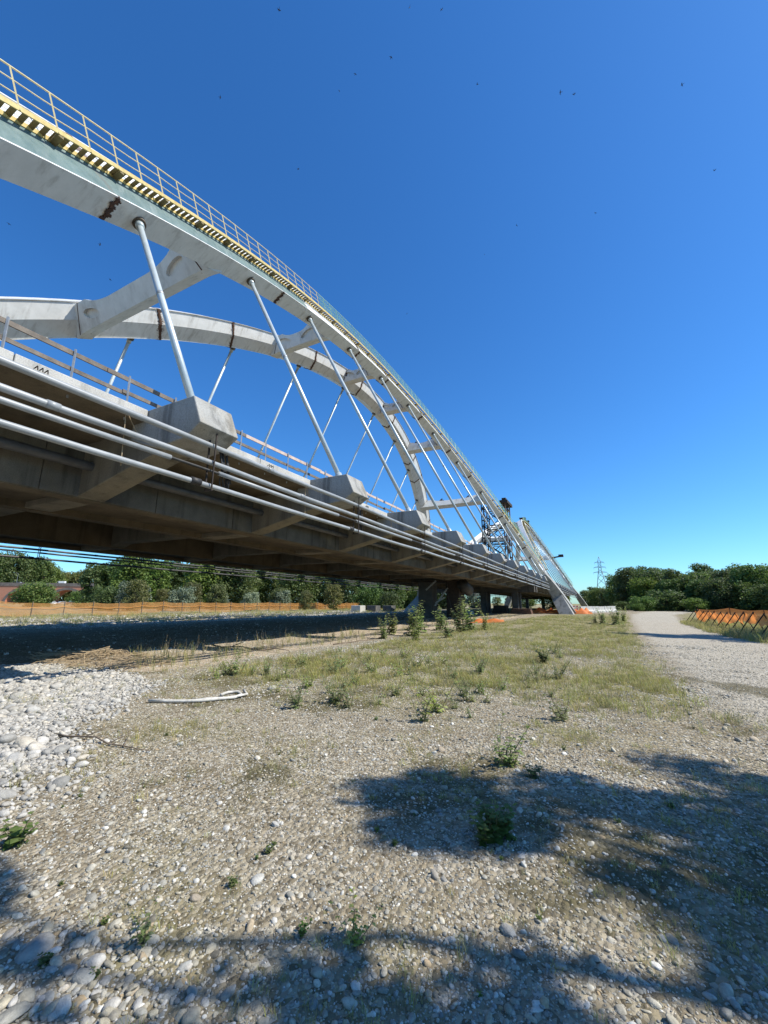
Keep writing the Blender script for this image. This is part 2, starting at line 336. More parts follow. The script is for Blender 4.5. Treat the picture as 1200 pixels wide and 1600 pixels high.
def zones(x, y):
    l, r = lerp_tab(y, ROAD_L), lerp_tab(y, ROAD_R)
    road = ss(x, l-.9, l+.7)*(1-ss(x, r-.4, r+.5))*ss(y, 4.5, 9)
    # white cobble beach at the left, up to the line from (-4.4,1.4) to (-8.6,6.1)
    d = (-8.6+4.4)*(y-1.4)-(6.1-1.4)*(x+4.4); d /= math.hypot(4.2, 4.7)
    d += .7*mnoise.noise(Vector((x*.55, y*.55, 12)))+.25*mnoise.noise(Vector((x*2, y*2, 13)))
    stones = ss(d, -.9, .7)*ss(x, -14.5, -13.2)*(1-ss(y, 5.2, 6.5)*(1-ss(x, -9.2, -10.5)*0))
    far_st = .75*ss(x, -30, -31.5)*0+(.62*(1-ss(x, -46, -44))*0)
    if -50 < x < -29: stones = max(stones, .40+.35*mnoise.noise(Vector((x*.25, y*.05, 2))))
    if x < -55 and y > 40: stones = max(stones, .30)
    grass = ss(x, -9.9+0.05*y, -7.6+0.02*y)*(1-ss(x, l-1.2, l+.1))*ss(y-.20*(x+6), 3.6, 9.0)*.9
    grass *= 1+.75*mnoise.noise(Vector((x*.5, y*.35, 41)))+.4*mnoise.noise(Vector((x*1.6, y*1.1, 42)))
    if x > r: grass = max(grass, .75*ss(x, r, r+1.2)*ss(y, 16, 22))
    if x < -30: grass = max(grass, .42+.3*mnoise.noise(Vector((x*.12, y*.05, 7))))
    if math.hypot(x, y) > 120 and not road > .3: grass = max(grass, .6)
    fg = .42*mnoise.noise(Vector((x*.9, y*.9, 5)))+.24 if y < 8 else 0
    grass = max(grass, fg*ss(math.hypot(x, y), .5, 2))
    sand = ss(x, -14.2, -13)*(1-ss(x, -10.2+.02*y, -8.9+.02*y))*ss(y, 5.6, 6.8)*(1-ss(y, 45, 60))*.95
    return grass, stones, road, sand
def make_ground():
    rr = [0.0]+list(np.geomspace(.35, 14, 110))+list(np.geomspace(14.4, 160, 80))+[200, 260, 350, 500, 800, 1300, 2200, 3500]
    fwd = math.atan2(vF[1], vF[0]); th = []
    a = -math.pi
    while a < math.pi:
        th.append(fwd+a); a += math.radians(.75 if abs(a) < math.radians(62) else 4)
    vts = [(0, 0, hgt(0, 0))]; nt = len(th); z4 = [zones(0, 0)]
    for r in rr[1:]:
        for t in th:
            x, y = r*math.cos(t), r*math.sin(t); vts.append((x, y, hgt(x, y) if r < 300 else 0)); z4.append(zones(x, y) if r < 400 else (.8, 0, 0, 0))
    f = [(0, 1+j, 1+(j+1) % nt) for j in range(nt)]
    for i in range(len(rr)-2):
        b = 1+i*nt; c = b+nt
        f += [(b+j, c+j, c+(j+1) % nt, b+(j+1) % nt) for j in range(nt)]
    me = bpy.data.meshes.new("ground"); me.from_pydata(vts, [], f); me.materials.append(M['ground'])
    a = me.attributes.new("zone", 'FLOAT_COLOR', 'POINT'); a.data.foreach_set("color", [c for z in z4 for c in (z[0], z[1], z[2], 1)])
    a = me.attributes.new("sand", 'FLOAT', 'POINT'); a.data.foreach_set("value", [z[3] for z in z4])
    a = me.attributes.new("moss", 'FLOAT', 'POINT'); a.data.foreach_set("value", [moss(v[0], v[1]) if abs(v[0])+abs(v[1]) < 30 else 0.0 for v in vts])
    me.polygons.foreach_set("use_smooth", [True]*len(f)); me.update()
    o = bpy.data.objects.new("ground", me); link(o); return tag(o, kind="structure")
ground = make_ground()

# ------------------------------------------------------------------ stones
def stone_mesh(name, seed, sub, mat, flat=.62):
    r = random.Random(seed); bm = bmesh.new(); bmesh.ops.create_icosphere(bm, subdivisions=sub, radius=.5)
    o = Vector((r.uniform(0, 99), r.uniform(0, 99), 0)); e = (r.uniform(.75, 1.0), r.uniform(.95, 1.35), flat*r.uniform(.75, 1.15)); ang = r.random() < .45
    for v in bm.verts:
        d = v.co.normalized(); k = 1+.22*mnoise.noise(d*1.3+o)+.10*mnoise.noise(d*2.8+o)
        if ang:
            for q in range(4):
                rr = random.Random(seed*31+q); nn = Vector((rr.uniform(-1, 1), rr.uniform(-1, 1), rr.uniform(-1, 1))).normalized(); c = .36
                t = (d*k*.5).dot(nn)
                if t > c: k *= c/t
        v.co = Vector((d.x*e[0], d.y*e[1], d.z*e[2]))*k*.5
    me = bpy.data.meshes.new(name); bm.to_mesh(me); bm.free(); me.materials.append(mat)
    me.polygons.foreach_set("use_smooth", [True]*len(me.polygons)); return me
def in_view(x, y, z=0, m=40):
    q = np.array([x, y, z-HC]); d = q @ vF
    if d < .3: return None
    u, v = 600+F_PX*(q @ vR)/d, 800-F_PX*(q @ vU)/d
    return (u, v, d) if -m < u < 1200+m and -m < v < 1600+m*2 else None

def gn_scatter(name, pts, rots, scales, idx, protos, mat, label, cat, parent=None):
    """one 'stuff' object: points that carry rotation, scale and which prototype, instanced by geometry nodes"""
    me = bpy.data.meshes.new(name); me.from_pydata(pts, [], [])
    for an, typ, data in (("rot", 'FLOAT_VECTOR', rots), ("scl", 'FLOAT_VECTOR', scales)):
        a = me.attributes.new(an, typ, 'POINT'); a.data.foreach_set("vector", np.asarray(data, dtype=np.float32).ravel())
    a = me.attributes.new("pick", 'INT', 'POINT'); a.data.foreach_set("value", np.asarray(idx, dtype=np.int32))
    me.materials.append(mat)
    o = bpy.data.objects.new(name, me); link(o, parent)
    c = bpy.data.collections.new(name+"_shapes")
    for p in protos: c.objects.link(bpy.data.objects.new(p.name, p))
    ng = bpy.data.node_groups.new(name+"_nodes", 'GeometryNodeTree')
    ng.interface.new_socket("Geometry", in_out='INPUT', socket_type='NodeSocketGeometry'); ng.interface.new_socket("Geometry", in_out='OUTPUT', socket_type='NodeSocketGeometry')
    n = ng.nodes; L = ng.links; gi = n.new('NodeGroupInput'); go = n.new('NodeGroupOutput'); ip = n.new('GeometryNodeInstanceOnPoints'); ci = n.new('GeometryNodeCollectionInfo')
    ci.inputs[0].default_value = c; ci.inputs[1].default_value = True; ci.inputs[2].default_value = True; ip.inputs["Pick Instance"].default_value = True
    def attr(nm, typ):
        x = n.new('GeometryNodeInputNamedAttribute'); x.data_type = typ; x.inputs[0].default_value = nm; return x.outputs[0]
    L.new(gi.outputs[0], ip.inputs["Points"]); L.new(ci.outputs[0], ip.inputs["Instance"]); L.new(attr("pick", 'INT'), ip.inputs["Instance Index"])
    er = n.new('FunctionNodeEulerToRotation'); L.new(attr("rot", 'FLOAT_VECTOR'), er.inputs[0]); L.new(er.outputs[0], ip.inputs["Rotation"])
    L.new(attr("scl", 'FLOAT_VECTOR'), ip.inputs["Scale"]); L.new(ip.outputs[0], go.inputs[0])
    md = o.modifiers.new("scatter", 'NODES'); md.node_group = ng
    o["kind"] = "stuff"
    if label: o["label"] = label
    if cat and parent is None: o["category"] = cat
    return o

def scatter_points(n, rmin, rmax, power=1.0):
    """points in the view wedge; density falls with distance"""
    fwd = math.atan2(vF[1], vF[0]); out = []
    u = nrg.random(n); r = (rmin**power+u*(rmax**power-rmin**power))**(1/power); t = fwd+(nrg.random(n)*2-1)*math.radians(57)
    return r*np.cos(t), r*np.sin(t)

def make_gravel():
    protos = [stone_mesh("pebble", 100+i, 2, M['stone']) for i in range(10)]
    P, Rr, S, I = [], [], [], []
    X, Y = scatter_points(430000, .9, 26, .82)
    for x, y in zip(X, Y):
        r = math.hypot(x, y)
        if x < -14: continue
        g, st, rd, sa = zones(x, y)
        dens = (1-.55*max(0, g-.3)-.95*st-.5*sa)*(1-.62*moss(x, y))
        patch = .5+.5*mnoise.noise(Vector((x*.8, y*.8, 21)))
        if rnd.random() > dens*(.45+.65*patch)*(1-ss(r, 10, 25)): continue
        s = (.0054*math.exp(rnd.gauss(0, .58))+.0009*r)*(.8+.9*max(0, mnoise.noise(Vector((x*.55, y*.55, 51)))))
        if rnd.random() < .05: s *= 1.9
        if rd > .5: s *= .8
        P.append((x, y, hgt(x, y)+s*rnd.uniform(-.15, .2))); Rr.append((rnd.gauss(0, .35), rnd.gauss(0, .35), rnd.uniform(0, 6.28))); S.append((s*1.5,)*3); I.append(rnd.randrange(10))
    gn_scatter("gravel", P, Rr, S, I, protos, M['stone'], "loose tan and grey river gravel covering the ground", "gravel")
    protos = [stone_mesh("cobble", 200+i, 2, M['cobble'], .6) for i in range(8)]
    P, Rr, S, I = [], [], [], []
    X = nrg.uniform(-14.5, -3.6, 130000); Y = nrg.uniform(-1, 7.2, 130000)
    for x, y in zip(X, Y):
        z = zones(x, y)[1]+.25*mnoise.noise(Vector((x*1.3, y*1.3, 4)))
        if rnd.random() > z*1.1-.15 or not in_view(x, y, 0, 120): continue
        r = math.hypot(x, y); s = .0135*math.exp(rnd.gauss(0, .6))+.0012*r
        P.append((x, y, hgt(x, y)+s*rnd.uniform(.1, .35))); Rr.append((rnd.gauss(0, .35), rnd.gauss(0, .35), rnd.uniform(0, 6.28))); S.append((s*1.6,)*3); I.append(rnd.randrange(8))
    for _ in range(16000):                       # pale stones on the far bed behind the bridge
        x, y = rnd.uniform(-51, -29), rnd.uniform(5, 85)
        if rnd.random() > zones(x, y)[1]*1.3: continue
        s = .06*math.exp(rnd.gauss(0, .4)); P.append((x, y, hgt(x, y)+s*.15)); Rr.append((0, 0, rnd.uniform(0, 6.28))); S.append((s*2,)*3); I.append(rnd.randrange(8))
    for _ in range(9000):
        x, y = rnd.uniform(-33, -12.5), rnd.uniform(4, 60)
        if not in_view(x, y, 0, 60) or rnd.random() > .55+.8*mnoise.noise(Vector((x*.3, y*.3, 61))): continue
        s = .020*math.exp(rnd.gauss(0, .5)); P.append((x, y, hgt(x, y)+s*.15)); Rr.append((rnd.gauss(0, .3), rnd.gauss(0, .3), rnd.uniform(0, 6.28))); S.append((s*2,)*3); I.append(rnd.randrange(8))
    gn_scatter("cobbles", P, Rr, S, I, protos, M['cobble'], "pale rounded cobbles of the dry river bed", "cobbles")
    # the largest stones one by one, children of the ground
    meshes = [stone_mesh("stone", 300+i, 3, M['stone']) for i in range(9)]+[stone_mesh("stone", 320+i, 3, M['cobble']) for i in range(4)]
    def put(x, y, s, k=None, zf=.04):
        me = meshes[rnd.randrange(len(meshes)) if k is None else k]
        child(ground, "stone", me, (x, y, hgt(x, y)+s*zf), (rnd.gauss(0, .25), rnd.gauss(0, .25), rnd.uniform(0, 6.28)), (s, s*rnd.uniform(.85, 1.15), s*rnd.uniform(.8, 1.1)))
    cnt = 0
    for (u, v, wpx, k) in [(175,1575,36,9),(42,1560,40,2),(130,1530,46,6),(20,1590,60,2),(150,1505,34,10),(95,1580,40,4),(300,1592,44,0),(548,1570,30,6),(172,1330,20,9),(305,1405,24,5),(55,1168,30,9),(95,1175,34,10),(75,1178,28,11),(130,1185,22,9),(110,1190,26,12),(20,1190,34,11),(40,1165,40,10),(795,1458,30,9),(300,1492,18,0),(205,1548,30,2),(215,1570,26,9),(88,1505,30,4),(355,1555,30,6),(10,1245,36,12),(905,1165,14,9),(720,1280,16,0),(663,1287,12,1),(430,1290,18,9),(600,1520,20,6),(690,1440,16,2),(390,1450,22,3),(265,1250,16,9),(1050,1470,22,1),(1020,1395,18,9),(930,1500,22,2),(1110,1560,26,9),(970,1580,20,4),(850,1570,26,0)]:
        p = G(u, v); d = (np.array(p)-[0, 0, HC]) @ vF
        put(p.x, p.y, wpx/F_PX*d*.72, k, .08); cnt += 1
    while cnt < 298:
        u, v = rnd.uniform(-5, 1205), 1600-rnd.random()**1.3*470
        if rnd.random() < .22: u, v = rnd.gauss(130, 95), rnd.gauss(1530, 55)
        elif rnd.random() < .15: u, v = rnd.gauss(45, 50), rnd.gauss(1185, 22)
        if not (-5 < u < 1205 and 1120 < v < 1605): continue
        p = G(u, v)
        w = (8.5+7.5*rnd.random()**2)*(.75+.5*(v-1130)/470)*(1.5 if u < 330 and v > 1400 and rnd.random() < .6 else 1); d = (np.array(p)-[0, 0, HC]) @ vF; zst = zones(p.x, p.y)[1] > .5
        put(p.x, p.y, min(.085, w/F_PX*d*.85), (9+rnd.randrange(4)) if zst or rnd.random() < .12 else rnd.randrange(9)); cnt += 1
make_gravel()

# ------------------------------------------------------------------ the bridge
XC, KL, Y0, QA, ZC = -17.96, .5155, 32.5, .01209, 21.71
HALF = 9.856; ZD = 6.37; SL = -.005                         # deck falls slightly along +Y
HY = [-.38+6*i for i in range(12)]                          # hanger lines
RW, RD = .80, 1.05
def depth(Y): return 1.50+.40*((Y-Y0)/32.5)**2
def section(P, b, n, D, g=0.0):
    return [P+b*x+n*z for x, z in ((-.37-g, .03-g), (.37+g, .03-g), (.37+g, RD), (.37+g, D+g), (-.50-g, D+g), (-.62-g, .52*D))]                                          # rib section
def rib(Y, side=1):
    z = ZC-QA*(Y-Y0)**2; return Vector((XC+side*(HALF-KL*(z-ZD)), Y, z))
def frame(Y, side=1):
    P = rib(Y, side); dz = -2*QA*(Y-Y0); t = Vector((-side*KL*dz, 1, dz)).normalized(); b = Vector((side*1.0, 0, KL)).normalized(); n = t.cross(b)
    if n.z < 0: n = -n
    return P, t, b, n
YS = list(np.linspace(-3.5, 69.2, 92))
JOINTS = {1: (-1.2, 4.7, 14.2, 24.9, 30.6, 38.4, 45.4, 50.6, 58.4, 64.0), -1: (1.5, 5.6, 12.9, 17.2, 24.6, 31.2, 38.6, 46.4, 50.0, 58.6, 64.4)}
YS = sorted(YS+[j+d for q in JOINTS.values() for j in q for d in (-.35, .0, .35)])
def joint_dist(side): return [min((rib(Y, side)-rib(j, side)).length for j in JOINTS[side])+.001 for Y in YS]
def arc(Ys, side):
    s = [1.0]
    for a, b in zip(Ys, Ys[1:]): s.append(s[-1]+(rib(b, side)-rib(a, side)).length)
    return s
span = empty("arch_bridge_span", (0, 0, 0))
tag(span, "near tied-arch bridge span with inward-leaning white steel ribs and concrete deck", "bridge", "spans of the arch bridge")

def make_rib(side):
    near = side > 0; s = joint_dist(side); mb = MB(); rings = []
    for Y in YS:
        P, t, b, n = frame(Y, side); rings.append(section(P, b, n, depth(Y)))
    mb.sweep(rings, 0, s, True, (lambda i, j: 1 if near and j == 1 and YS[i] < 16.9 else 0))
    for top in (0, 1):                                        # flange plates with a small lip
        rings = []
        for Y in YS:
            P, t, b, n = frame(Y, side); D = depth(Y)
            lo, hi, x0, x1 = (D-.003, D+.035, -.55, .41) if top else (0.0, .045, -.41, .42)
            rings.append([P+b*x0+n*lo, P+b*x1+n*lo, P+b*x1+n*hi, P+b*x0+n*hi])
        mb.sweep(rings, 0, s)
    r = mb.build("arch_rib", [M['rib'], M['teal']], span)
    # welded splices: rust-coloured collars
    for Yj in JOINTS[side]:
        P, t, b, n = frame(Yj, side); mb = MB(); w = .05; ring = section(P, b, n, depth(Yj), .045)
        mb.sweep([[p-t*w for p in ring], [p+t*w for p in ring]])
        if not (near and Yj < 17): mb.build("splice_weld", M['rust'], r)
        mb = MB()                                             # ragged cover strip on the soffit
        for q in range(20):
            a = -RW/2+.03+q*(RW-.06)/19; j = .05*math.sin(q*.9+Yj)+rnd.uniform(-.03, .03); mb.box((-.024, -rnd.uniform(.02, .13)+j, -.034), (.024, rnd.uniform(.02, .12)+j, -.01-.0007*q), 0, Matrix.Translation(P+b*a) @ Matrix((b, t, n)).transposed().to_4x4())
        mb.build("splice_plate", M['rust'], r)
    return r
RIB = {s: make_rib(s) for s in (1, -1)}

def brace(Yb, k):
    near, far = rib(Yb, 1), rib(Yb, -1); zc = near.z+.5; x1 = near.x-.42; x0 = far.x+.42; L = x1-x0
    D = depth(Yb); R = min(3.4, L*.46); hb, ht = .60, .30; n = 18
    def top(u):
        e = min(u, L-u); v = ht if e > R else ht+1.5*(1-math.sqrt(max(0, 1-((R-e)/R)**2))); return min(v, .85*D-.74)
    def sh(x, z): return x-KL*(z-near.z)*(2*(x-x0)/L-1)              # the ends follow the lean of the ribs
    us = sorted(set([0, L]+[R*i/n for i in range(1, n+1)]+[L-R*i/n for i in range(1, n+1)]))
    outline = [(x0+u, zc-hb-.10*(max(0, 1-min(u, L-u)/.9))**2) for u in us]+[(x0+u, zc+top(u)) for u in reversed(us)]
    outline = [(sh(x, z), z) for x, z in outline]; holes = []
    if k < 4:
        for c in (min(R*.55, 1.5), L-min(R*.55, 1.5)):
            tilt = .26 if c < L/2 else -.26; a, b_ = .70, .20
            holes.append([(x0+c+a*math.cos(w)*math.cos(tilt)-b_*math.sin(w)*math.sin(tilt)*-1, zc+.02+(-a*math.cos(w)*math.sin(tilt) if c < L/2 else -a*math.cos(w)*math.sin(tilt))+b_*math.sin(w)) for w in [2*math.pi*i/18 for i in range(18)]])
    holes = [[(sh(x, z), z) for x, z in h] for h in holes]; bm = bmesh.new(); hw = .38
    for y in (Yb-hw, Yb+hw):
        ed = []
        for loop in [outline]+holes:
            vs_ = [bm.verts.new((x, y, z)) for x, z in loop]; ed += [bm.edges.new((vs_[i], vs_[(i+1) % len(vs_)])) for i in range(len(vs_))]
        bmesh.ops.triangle_fill(bm, use_beauty=True, edges=ed)
    def strip(loop, y0, y1):
        v0 = [bm.verts.new((x, y0, z)) for x, z in loop]; v1 = [bm.verts.new((x, y1, z)) for x, z in loop]
        for i in range(len(loop)): bm.faces.new((v0[i], v0[(i+1) % len(loop)], v1[(i+1) % len(loop)], v1[i]))
    strip(outline, Yb-hw-.0, Yb+hw)
    for h in holes:
        strip(h, Yb-hw, Yb-hw+.15); bm.faces.new([bm.verts.new((x, Yb-hw+.15, z)) for x, z in h]); 
    bm.verts.ensure_lookup_table()
    me = bpy.data.meshes.new("cross_brace"); bmesh.ops.remove_doubles(bm, verts=bm.verts, dist=.0005); bm.to_mesh(me); bm.free(); me.materials.append(M['rib'])
    a = me.attributes.new("s", 'FLOAT', 'POINT'); a.data.foreach_set("value", [5.0]*len(me.vertices))
    o = child(span, "cross_brace", me); ang = math.atan(-2*QA*(Yb-Y0)); pv = Vector((0, Yb, near.z))
    o.matrix_local = Matrix.Translation(pv) @ Matrix.Rotation(ang, 4, 'X') @ Matrix.Translation(-pv)
    for x, sg in ((near.x-.74, 1), (far.x+.74, -1)):  # rusty site joint next to each rib
        mb = MB(); u = x-x0; za, zb = zc-hb-.02, zc+top(u)+.012; w = .028
        mb.prism([(sh(x-w, za), za), (sh(x+w, za), za), (sh(x+w, zb), zb), (sh(x-w, zb), zb)], Yb-hw-.010, Yb+hw+.010); mb.build("site_joint", M['rust'], o)
        pts = []; nn = 22                                             # ragged rusty plate under the joint
        for q in range(nn): a = 2*math.pi*q/nn; rr = rnd.uniform(.35, 1.0); pts.append((x+rr*.26*math.cos(a), Yb+rr*(hw-.03)*math.sin(a)))
        v = [(px, py, zc-hb-.016) for px, py in pts]+[(px, py, zc-hb+.01) for px, py in pts]
        mb = MB(); mb.add(v, [tuple(range(nn)), tuple(range(2*nn-1, nn-1, -1))]+[(q, q+nn, (q+1) % nn+nn, (q+1) % nn) for q in range(nn)]); mb.build("joint_plate", M['rust'], o)
    if k >= 4:                                                # lifting lugs left on the upper flange
        for u in (L*.3, L*.72):
            mb = MB(); mb.bar((x0+u-.35, Yb, zc+ht+.02), (x0+u+.2, Yb, zc+ht+.75), .12, .16); mb.bar((x0+u-.5, Yb, zc+ht+.12), (x0+u+.5, Yb, zc+ht+.35), .16, .2); mb.build("lifting_lug", M['darksteel'], o)
    return o
BY = [9.45, 20.75, 28.9, 36.1, 44.25, 55.4]
for k, y in enumerate(BY): brace(y, k)

def zdeck(Y): return SL*Y
# hangers
for side in (1, -1):
    for Y in HY[1:]:
        T = rib(Y, side); zb = 5.8+zdeck(Y); B = Vector((XC+side*(HALF-KL*(zb-ZD)), Y, zb)); d = (T-B).normalized()
        mb = MB(); mb.tube(B, T, .088, 14); h = mb.build("hanger", M['hanger'], span, True)
        mb = MB(); mb.tube(T-d*.14, T+d*.04, .19, 18); mb.build("anchor_collar", M['collar'], h, False)
        mb = MB(); mb.tube(T-d*.34, T-d*.12, .125, 16); mb.build("socket", M['hanger'], h, True)
        mb = MB(); mb.tube(B+d*.02, B+d*.38, .12, 16); mb.build("socket", M['hanger'], h, True)
        mb = MB(); c = B.lerp(T, .55); mb.tube(c-d*.05, c+d*.05, .098, 14); mb.build("sleeve", M['galv'], h, True)

# transverse beams with projecting ends (one mesh, shared)
def mirror(pts): return [(2*XC-x, z) for x, z in reversed(pts)]
half = [(-9.4, 5.93), (-7.30, 5.93), (-7.00, 5.26), (-7.45, 5.00), (-8.75, 4.90), (-9.6, 4.72), (-11.75, 4.24), (-14.9, 4.24), (-15.5, 4.42)]
hl = [(x, z) for x, z in half]; tb = MB(); prof = hl+mirror(hl)+[(2*XC+9.4, 5.72), (-9.4, 5.72)]
tb.prism(prof, -.33, .33, 1)
blk = [(-9.4, 5.932), (-7.30, 5.932), (-6.998, 5.26), (-7.45, 4.998), (-8.35, 4.932), (-8.95, 5.12), (-9.4, 5.3)]
tb.prism(blk, -.51, .51); tb.prism(mirror(blk), -.51, .51); tbm = tb.mesh("transverse_beam", [M['conc'], M['conc_rib']])
for Y in HY: bevel(child(span, "transverse_beam", tbm, (0, Y+.06, zdeck(Y))), .025)

DY0, DY1 = -7.3, 72.4
def sheared(mb):
    mb.v = [(x, y, z+zdeck(y)) for x, y, z in mb.v]; return mb
def ycuts(a, b, step):
    n = max(1, round((b-a)/step)); return [a+(b-a)*i/n for i in range(n+1)]
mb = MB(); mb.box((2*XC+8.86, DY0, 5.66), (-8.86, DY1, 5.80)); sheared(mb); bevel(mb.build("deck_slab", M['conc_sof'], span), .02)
for side in (1, -1):
    fx = (lambda x: x) if side > 0 else (lambda x: 2*XC-x)
    def bx(mb, xa, xb, y0, y1, z0, z1): mb.box((min(fx(xa), fx(xb)), y0, z0), (max(fx(xa), fx(xb)), y1, z1))
    ys = [DY0]+[y+.06+s_*.54 for y in HY for s_ in (-1, 1)]+[DY1]       # pale kerb pieces between the beam ends
    for a, b in zip(ys[0::2], ys[1::2]):
        for c, d in zip(ycuts(a, b, 2.5), ycuts(a, b, 2.5)[1:]):
            mb = MB(); bx(mb, -8.80, -8.97, c+.008, d-.008, 5.655, 5.90); sheared(mb); k = bevel(mb.build("kerb_piece", M['conc_edge'], span), .015)
            mb = MB()                                              # bent bar ends left in the kerb
            for w in (.3, .38, .46): mb.bar((fx(-8.79), c+w, 5.76+zdeck(c)), (fx(-8.72), c+w+.02, 5.80+zdeck(c)), .014); mb.bar((fx(-8.725), c+w+.02, 5.80+zdeck(c)), (fx(-8.725), c+w+.03, 5.72+zdeck(c)), .014)
            if side > 0 and c < 30: mb.build("rebar_end", M['darksteel'], k)
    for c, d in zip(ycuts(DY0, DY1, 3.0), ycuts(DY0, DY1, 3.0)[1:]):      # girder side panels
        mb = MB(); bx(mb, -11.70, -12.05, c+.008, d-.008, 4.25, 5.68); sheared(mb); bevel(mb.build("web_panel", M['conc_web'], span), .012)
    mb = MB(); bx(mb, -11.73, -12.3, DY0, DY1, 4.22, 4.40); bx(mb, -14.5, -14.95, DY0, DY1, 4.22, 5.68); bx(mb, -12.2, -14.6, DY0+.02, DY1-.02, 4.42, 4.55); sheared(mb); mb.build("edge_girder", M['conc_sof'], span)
    # conduits along the web and pipes hung below the beam ends
    mb = MB(); mb.path([(fx(-11.25), y, 4.98+zdeck(y)) for y in ycuts(DY0, DY1, 6)], .12, 10); mb.build("conduit", M['pipe_dark'], span, True)
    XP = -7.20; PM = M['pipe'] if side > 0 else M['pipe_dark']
    def run(name, z, segs, r, mat):
        for a, b in segs:
            mb = MB(); ph = z*5
            mb.path([(fx(XP)+.012*math.sin(y*.7+ph), y, z+zdeck(y)-.022*math.sin(math.pi*((y-5.6) % 6)/6)) for y in ycuts(a, b, 1.5)], r, 12); mb.build(name, mat, span, True)
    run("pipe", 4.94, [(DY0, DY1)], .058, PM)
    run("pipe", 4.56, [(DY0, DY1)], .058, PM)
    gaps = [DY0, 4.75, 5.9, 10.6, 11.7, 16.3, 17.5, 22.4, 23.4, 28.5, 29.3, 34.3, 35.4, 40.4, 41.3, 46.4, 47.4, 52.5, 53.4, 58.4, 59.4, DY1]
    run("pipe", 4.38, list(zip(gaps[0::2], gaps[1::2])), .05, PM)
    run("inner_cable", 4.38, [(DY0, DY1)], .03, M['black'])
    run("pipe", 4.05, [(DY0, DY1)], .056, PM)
    for y in [5.35+6*i for i in range(-1, 12)]:
        for zz, o_ in ((4.94, 2.1), (4.56, 3.4)):
            mb = MB(); mb.tube((fx(XP), y+o_-.09, zz-.016+zdeck(y+o_)), (fx(XP), y+o_+.09, zz-.017+zdeck(y+o_)), .066, 12); mb.build("coupling", PM, span, True)
        mb = MB(); mb.tube((fx(XP), y-.11, 4.05+zdeck(y)), (fx(XP), y+.11, 4.05+zdeck(y)), .078, 12); mb.build("coupling", M['black'], span, True)
    for y in HY[1:]:
        y += .06; z = zdeck(y); mb = MB()
        mb.bar((fx(-7.30), y, 5.12+z), (fx(-7.30), y, 3.93+z), .03); mb.bar((fx(-7.10), y, 5.22+z), (fx(-7.10), y, 3.93+z), .025); mb.bar((fx(-7.32), y, 3.935+z), (fx(-7.08), y, 3.935+z), .03)
        mb.build("pipe_bracket", M['darksteel'], span)
    for y in ([3.86, 9.0, 14.5, 20.6, 26.7] if side > 0 else []):
        mb = MB(); mb.bar((fx(-7.29), y, 5.0+zdeck(y)), (fx(-7.29), y+.05, 3.95+zdeck(y)), .012); mb.bar((fx(-7.29), y+.02, 4.96+zdeck(y)), (fx(-7.4), y+.35, 4.62+zdeck(y)), .01); mb.build("hanger_wire", M['straw'], span)
    if side > 0:                                                       # bundles of black strands hanging at two supports
        for y0, n in ((6.05, 9), (12.1, 7), (24.1, 5)):
            mb = MB()
            for q in range(n):
                a = Vector((fx(-7.36+.05*rnd.random()), y0+rnd.uniform(-.12, .12), 4.95)); pts = [a]
                for w in range(5): a = a+Vector((rnd.uniform(-.02, .03), rnd.uniform(-.02, .07), -rnd.uniform(.13, .2))); pts.append(a)
                mb.path(pts, .016, 6)
            mb.build("cable_bundle", M['black'], span, True)
    # temporary timber guard rail
    if side > 0:
        py = []; y = -6.2
        while y < 70: py.append(y); y += 1.09+rnd.uniform(-.06, .06)
        py = [y for y in py if all(abs(y-h-.06) > .1 for h in HY)]
        g = empty("timber_guard_rail"); g.parent = span
        for y in py:
            mb = MB(); z = zdeck(y); lean = rnd.uniform(-.02, .02)
            mb.bar((-9.12, y, 5.6+z), (-9.12+lean, y+lean, 6.68+z), .034); mb.bar((-9.12, y, 5.92+z), (-9.02, y, 5.92+z), .05); mb.build("post", M['galv'], g)
        for zz, dz in ((6.58, .10), (6.26, .085)):
            y = -6.4
            while y < 69:
                L = rnd.uniform(3.0, 4.2); o1 = rnd.uniform(-.025, .025); mb = MB(); far_ = y > 6
                jx = .012 if int(y*7) % 2 else -.012
                mb.bar((-9.16+jx, y-.12, zz+o1+zdeck(y)), (-9.155-jx, y+L, zz-o1*.6+rnd.uniform(-.03, .03)+zdeck(y+L)), .03, dz)
                mb.build("plank", M['plank_pink'] if (far_ and zz > 6.4) else M['plank'], g); y += L
# concrete feet that carry the ribs down to the ground
for side in (1, -1):
    for sgn in (1, -1):
        rings = []
        for d_, wa, lo, hi in ((36.2, .48, -.12, 1.24), (38.0, .72, -.35, 1.30), (39.2, .80, -.55, 1.34), (43.6, .95, -1.2, 1.5)):
            P, t, b, n = frame(Y0+sgn*d_, side); rings.append([P-b*wa+n*lo, P+b*wa+n*lo, P+b*wa+n*hi, P-b*wa+n*hi])
        mb = MB(); mb.sweep(rings); bevel(mb.build("arch_foot", M['conc'], span), .03)
    if True:
        P = rib(Y0+43.0, side)
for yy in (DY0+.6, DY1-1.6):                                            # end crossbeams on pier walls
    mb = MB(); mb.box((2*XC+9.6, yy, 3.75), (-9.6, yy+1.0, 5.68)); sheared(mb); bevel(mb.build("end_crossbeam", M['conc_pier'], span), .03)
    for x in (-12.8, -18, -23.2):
        mb = MB(); mb.box((x-.5, yy+.1, -.6), (x+.5, yy+.9, 3.77)); bevel(mb.build("pier_column", M['conc_pier'], span), .08)

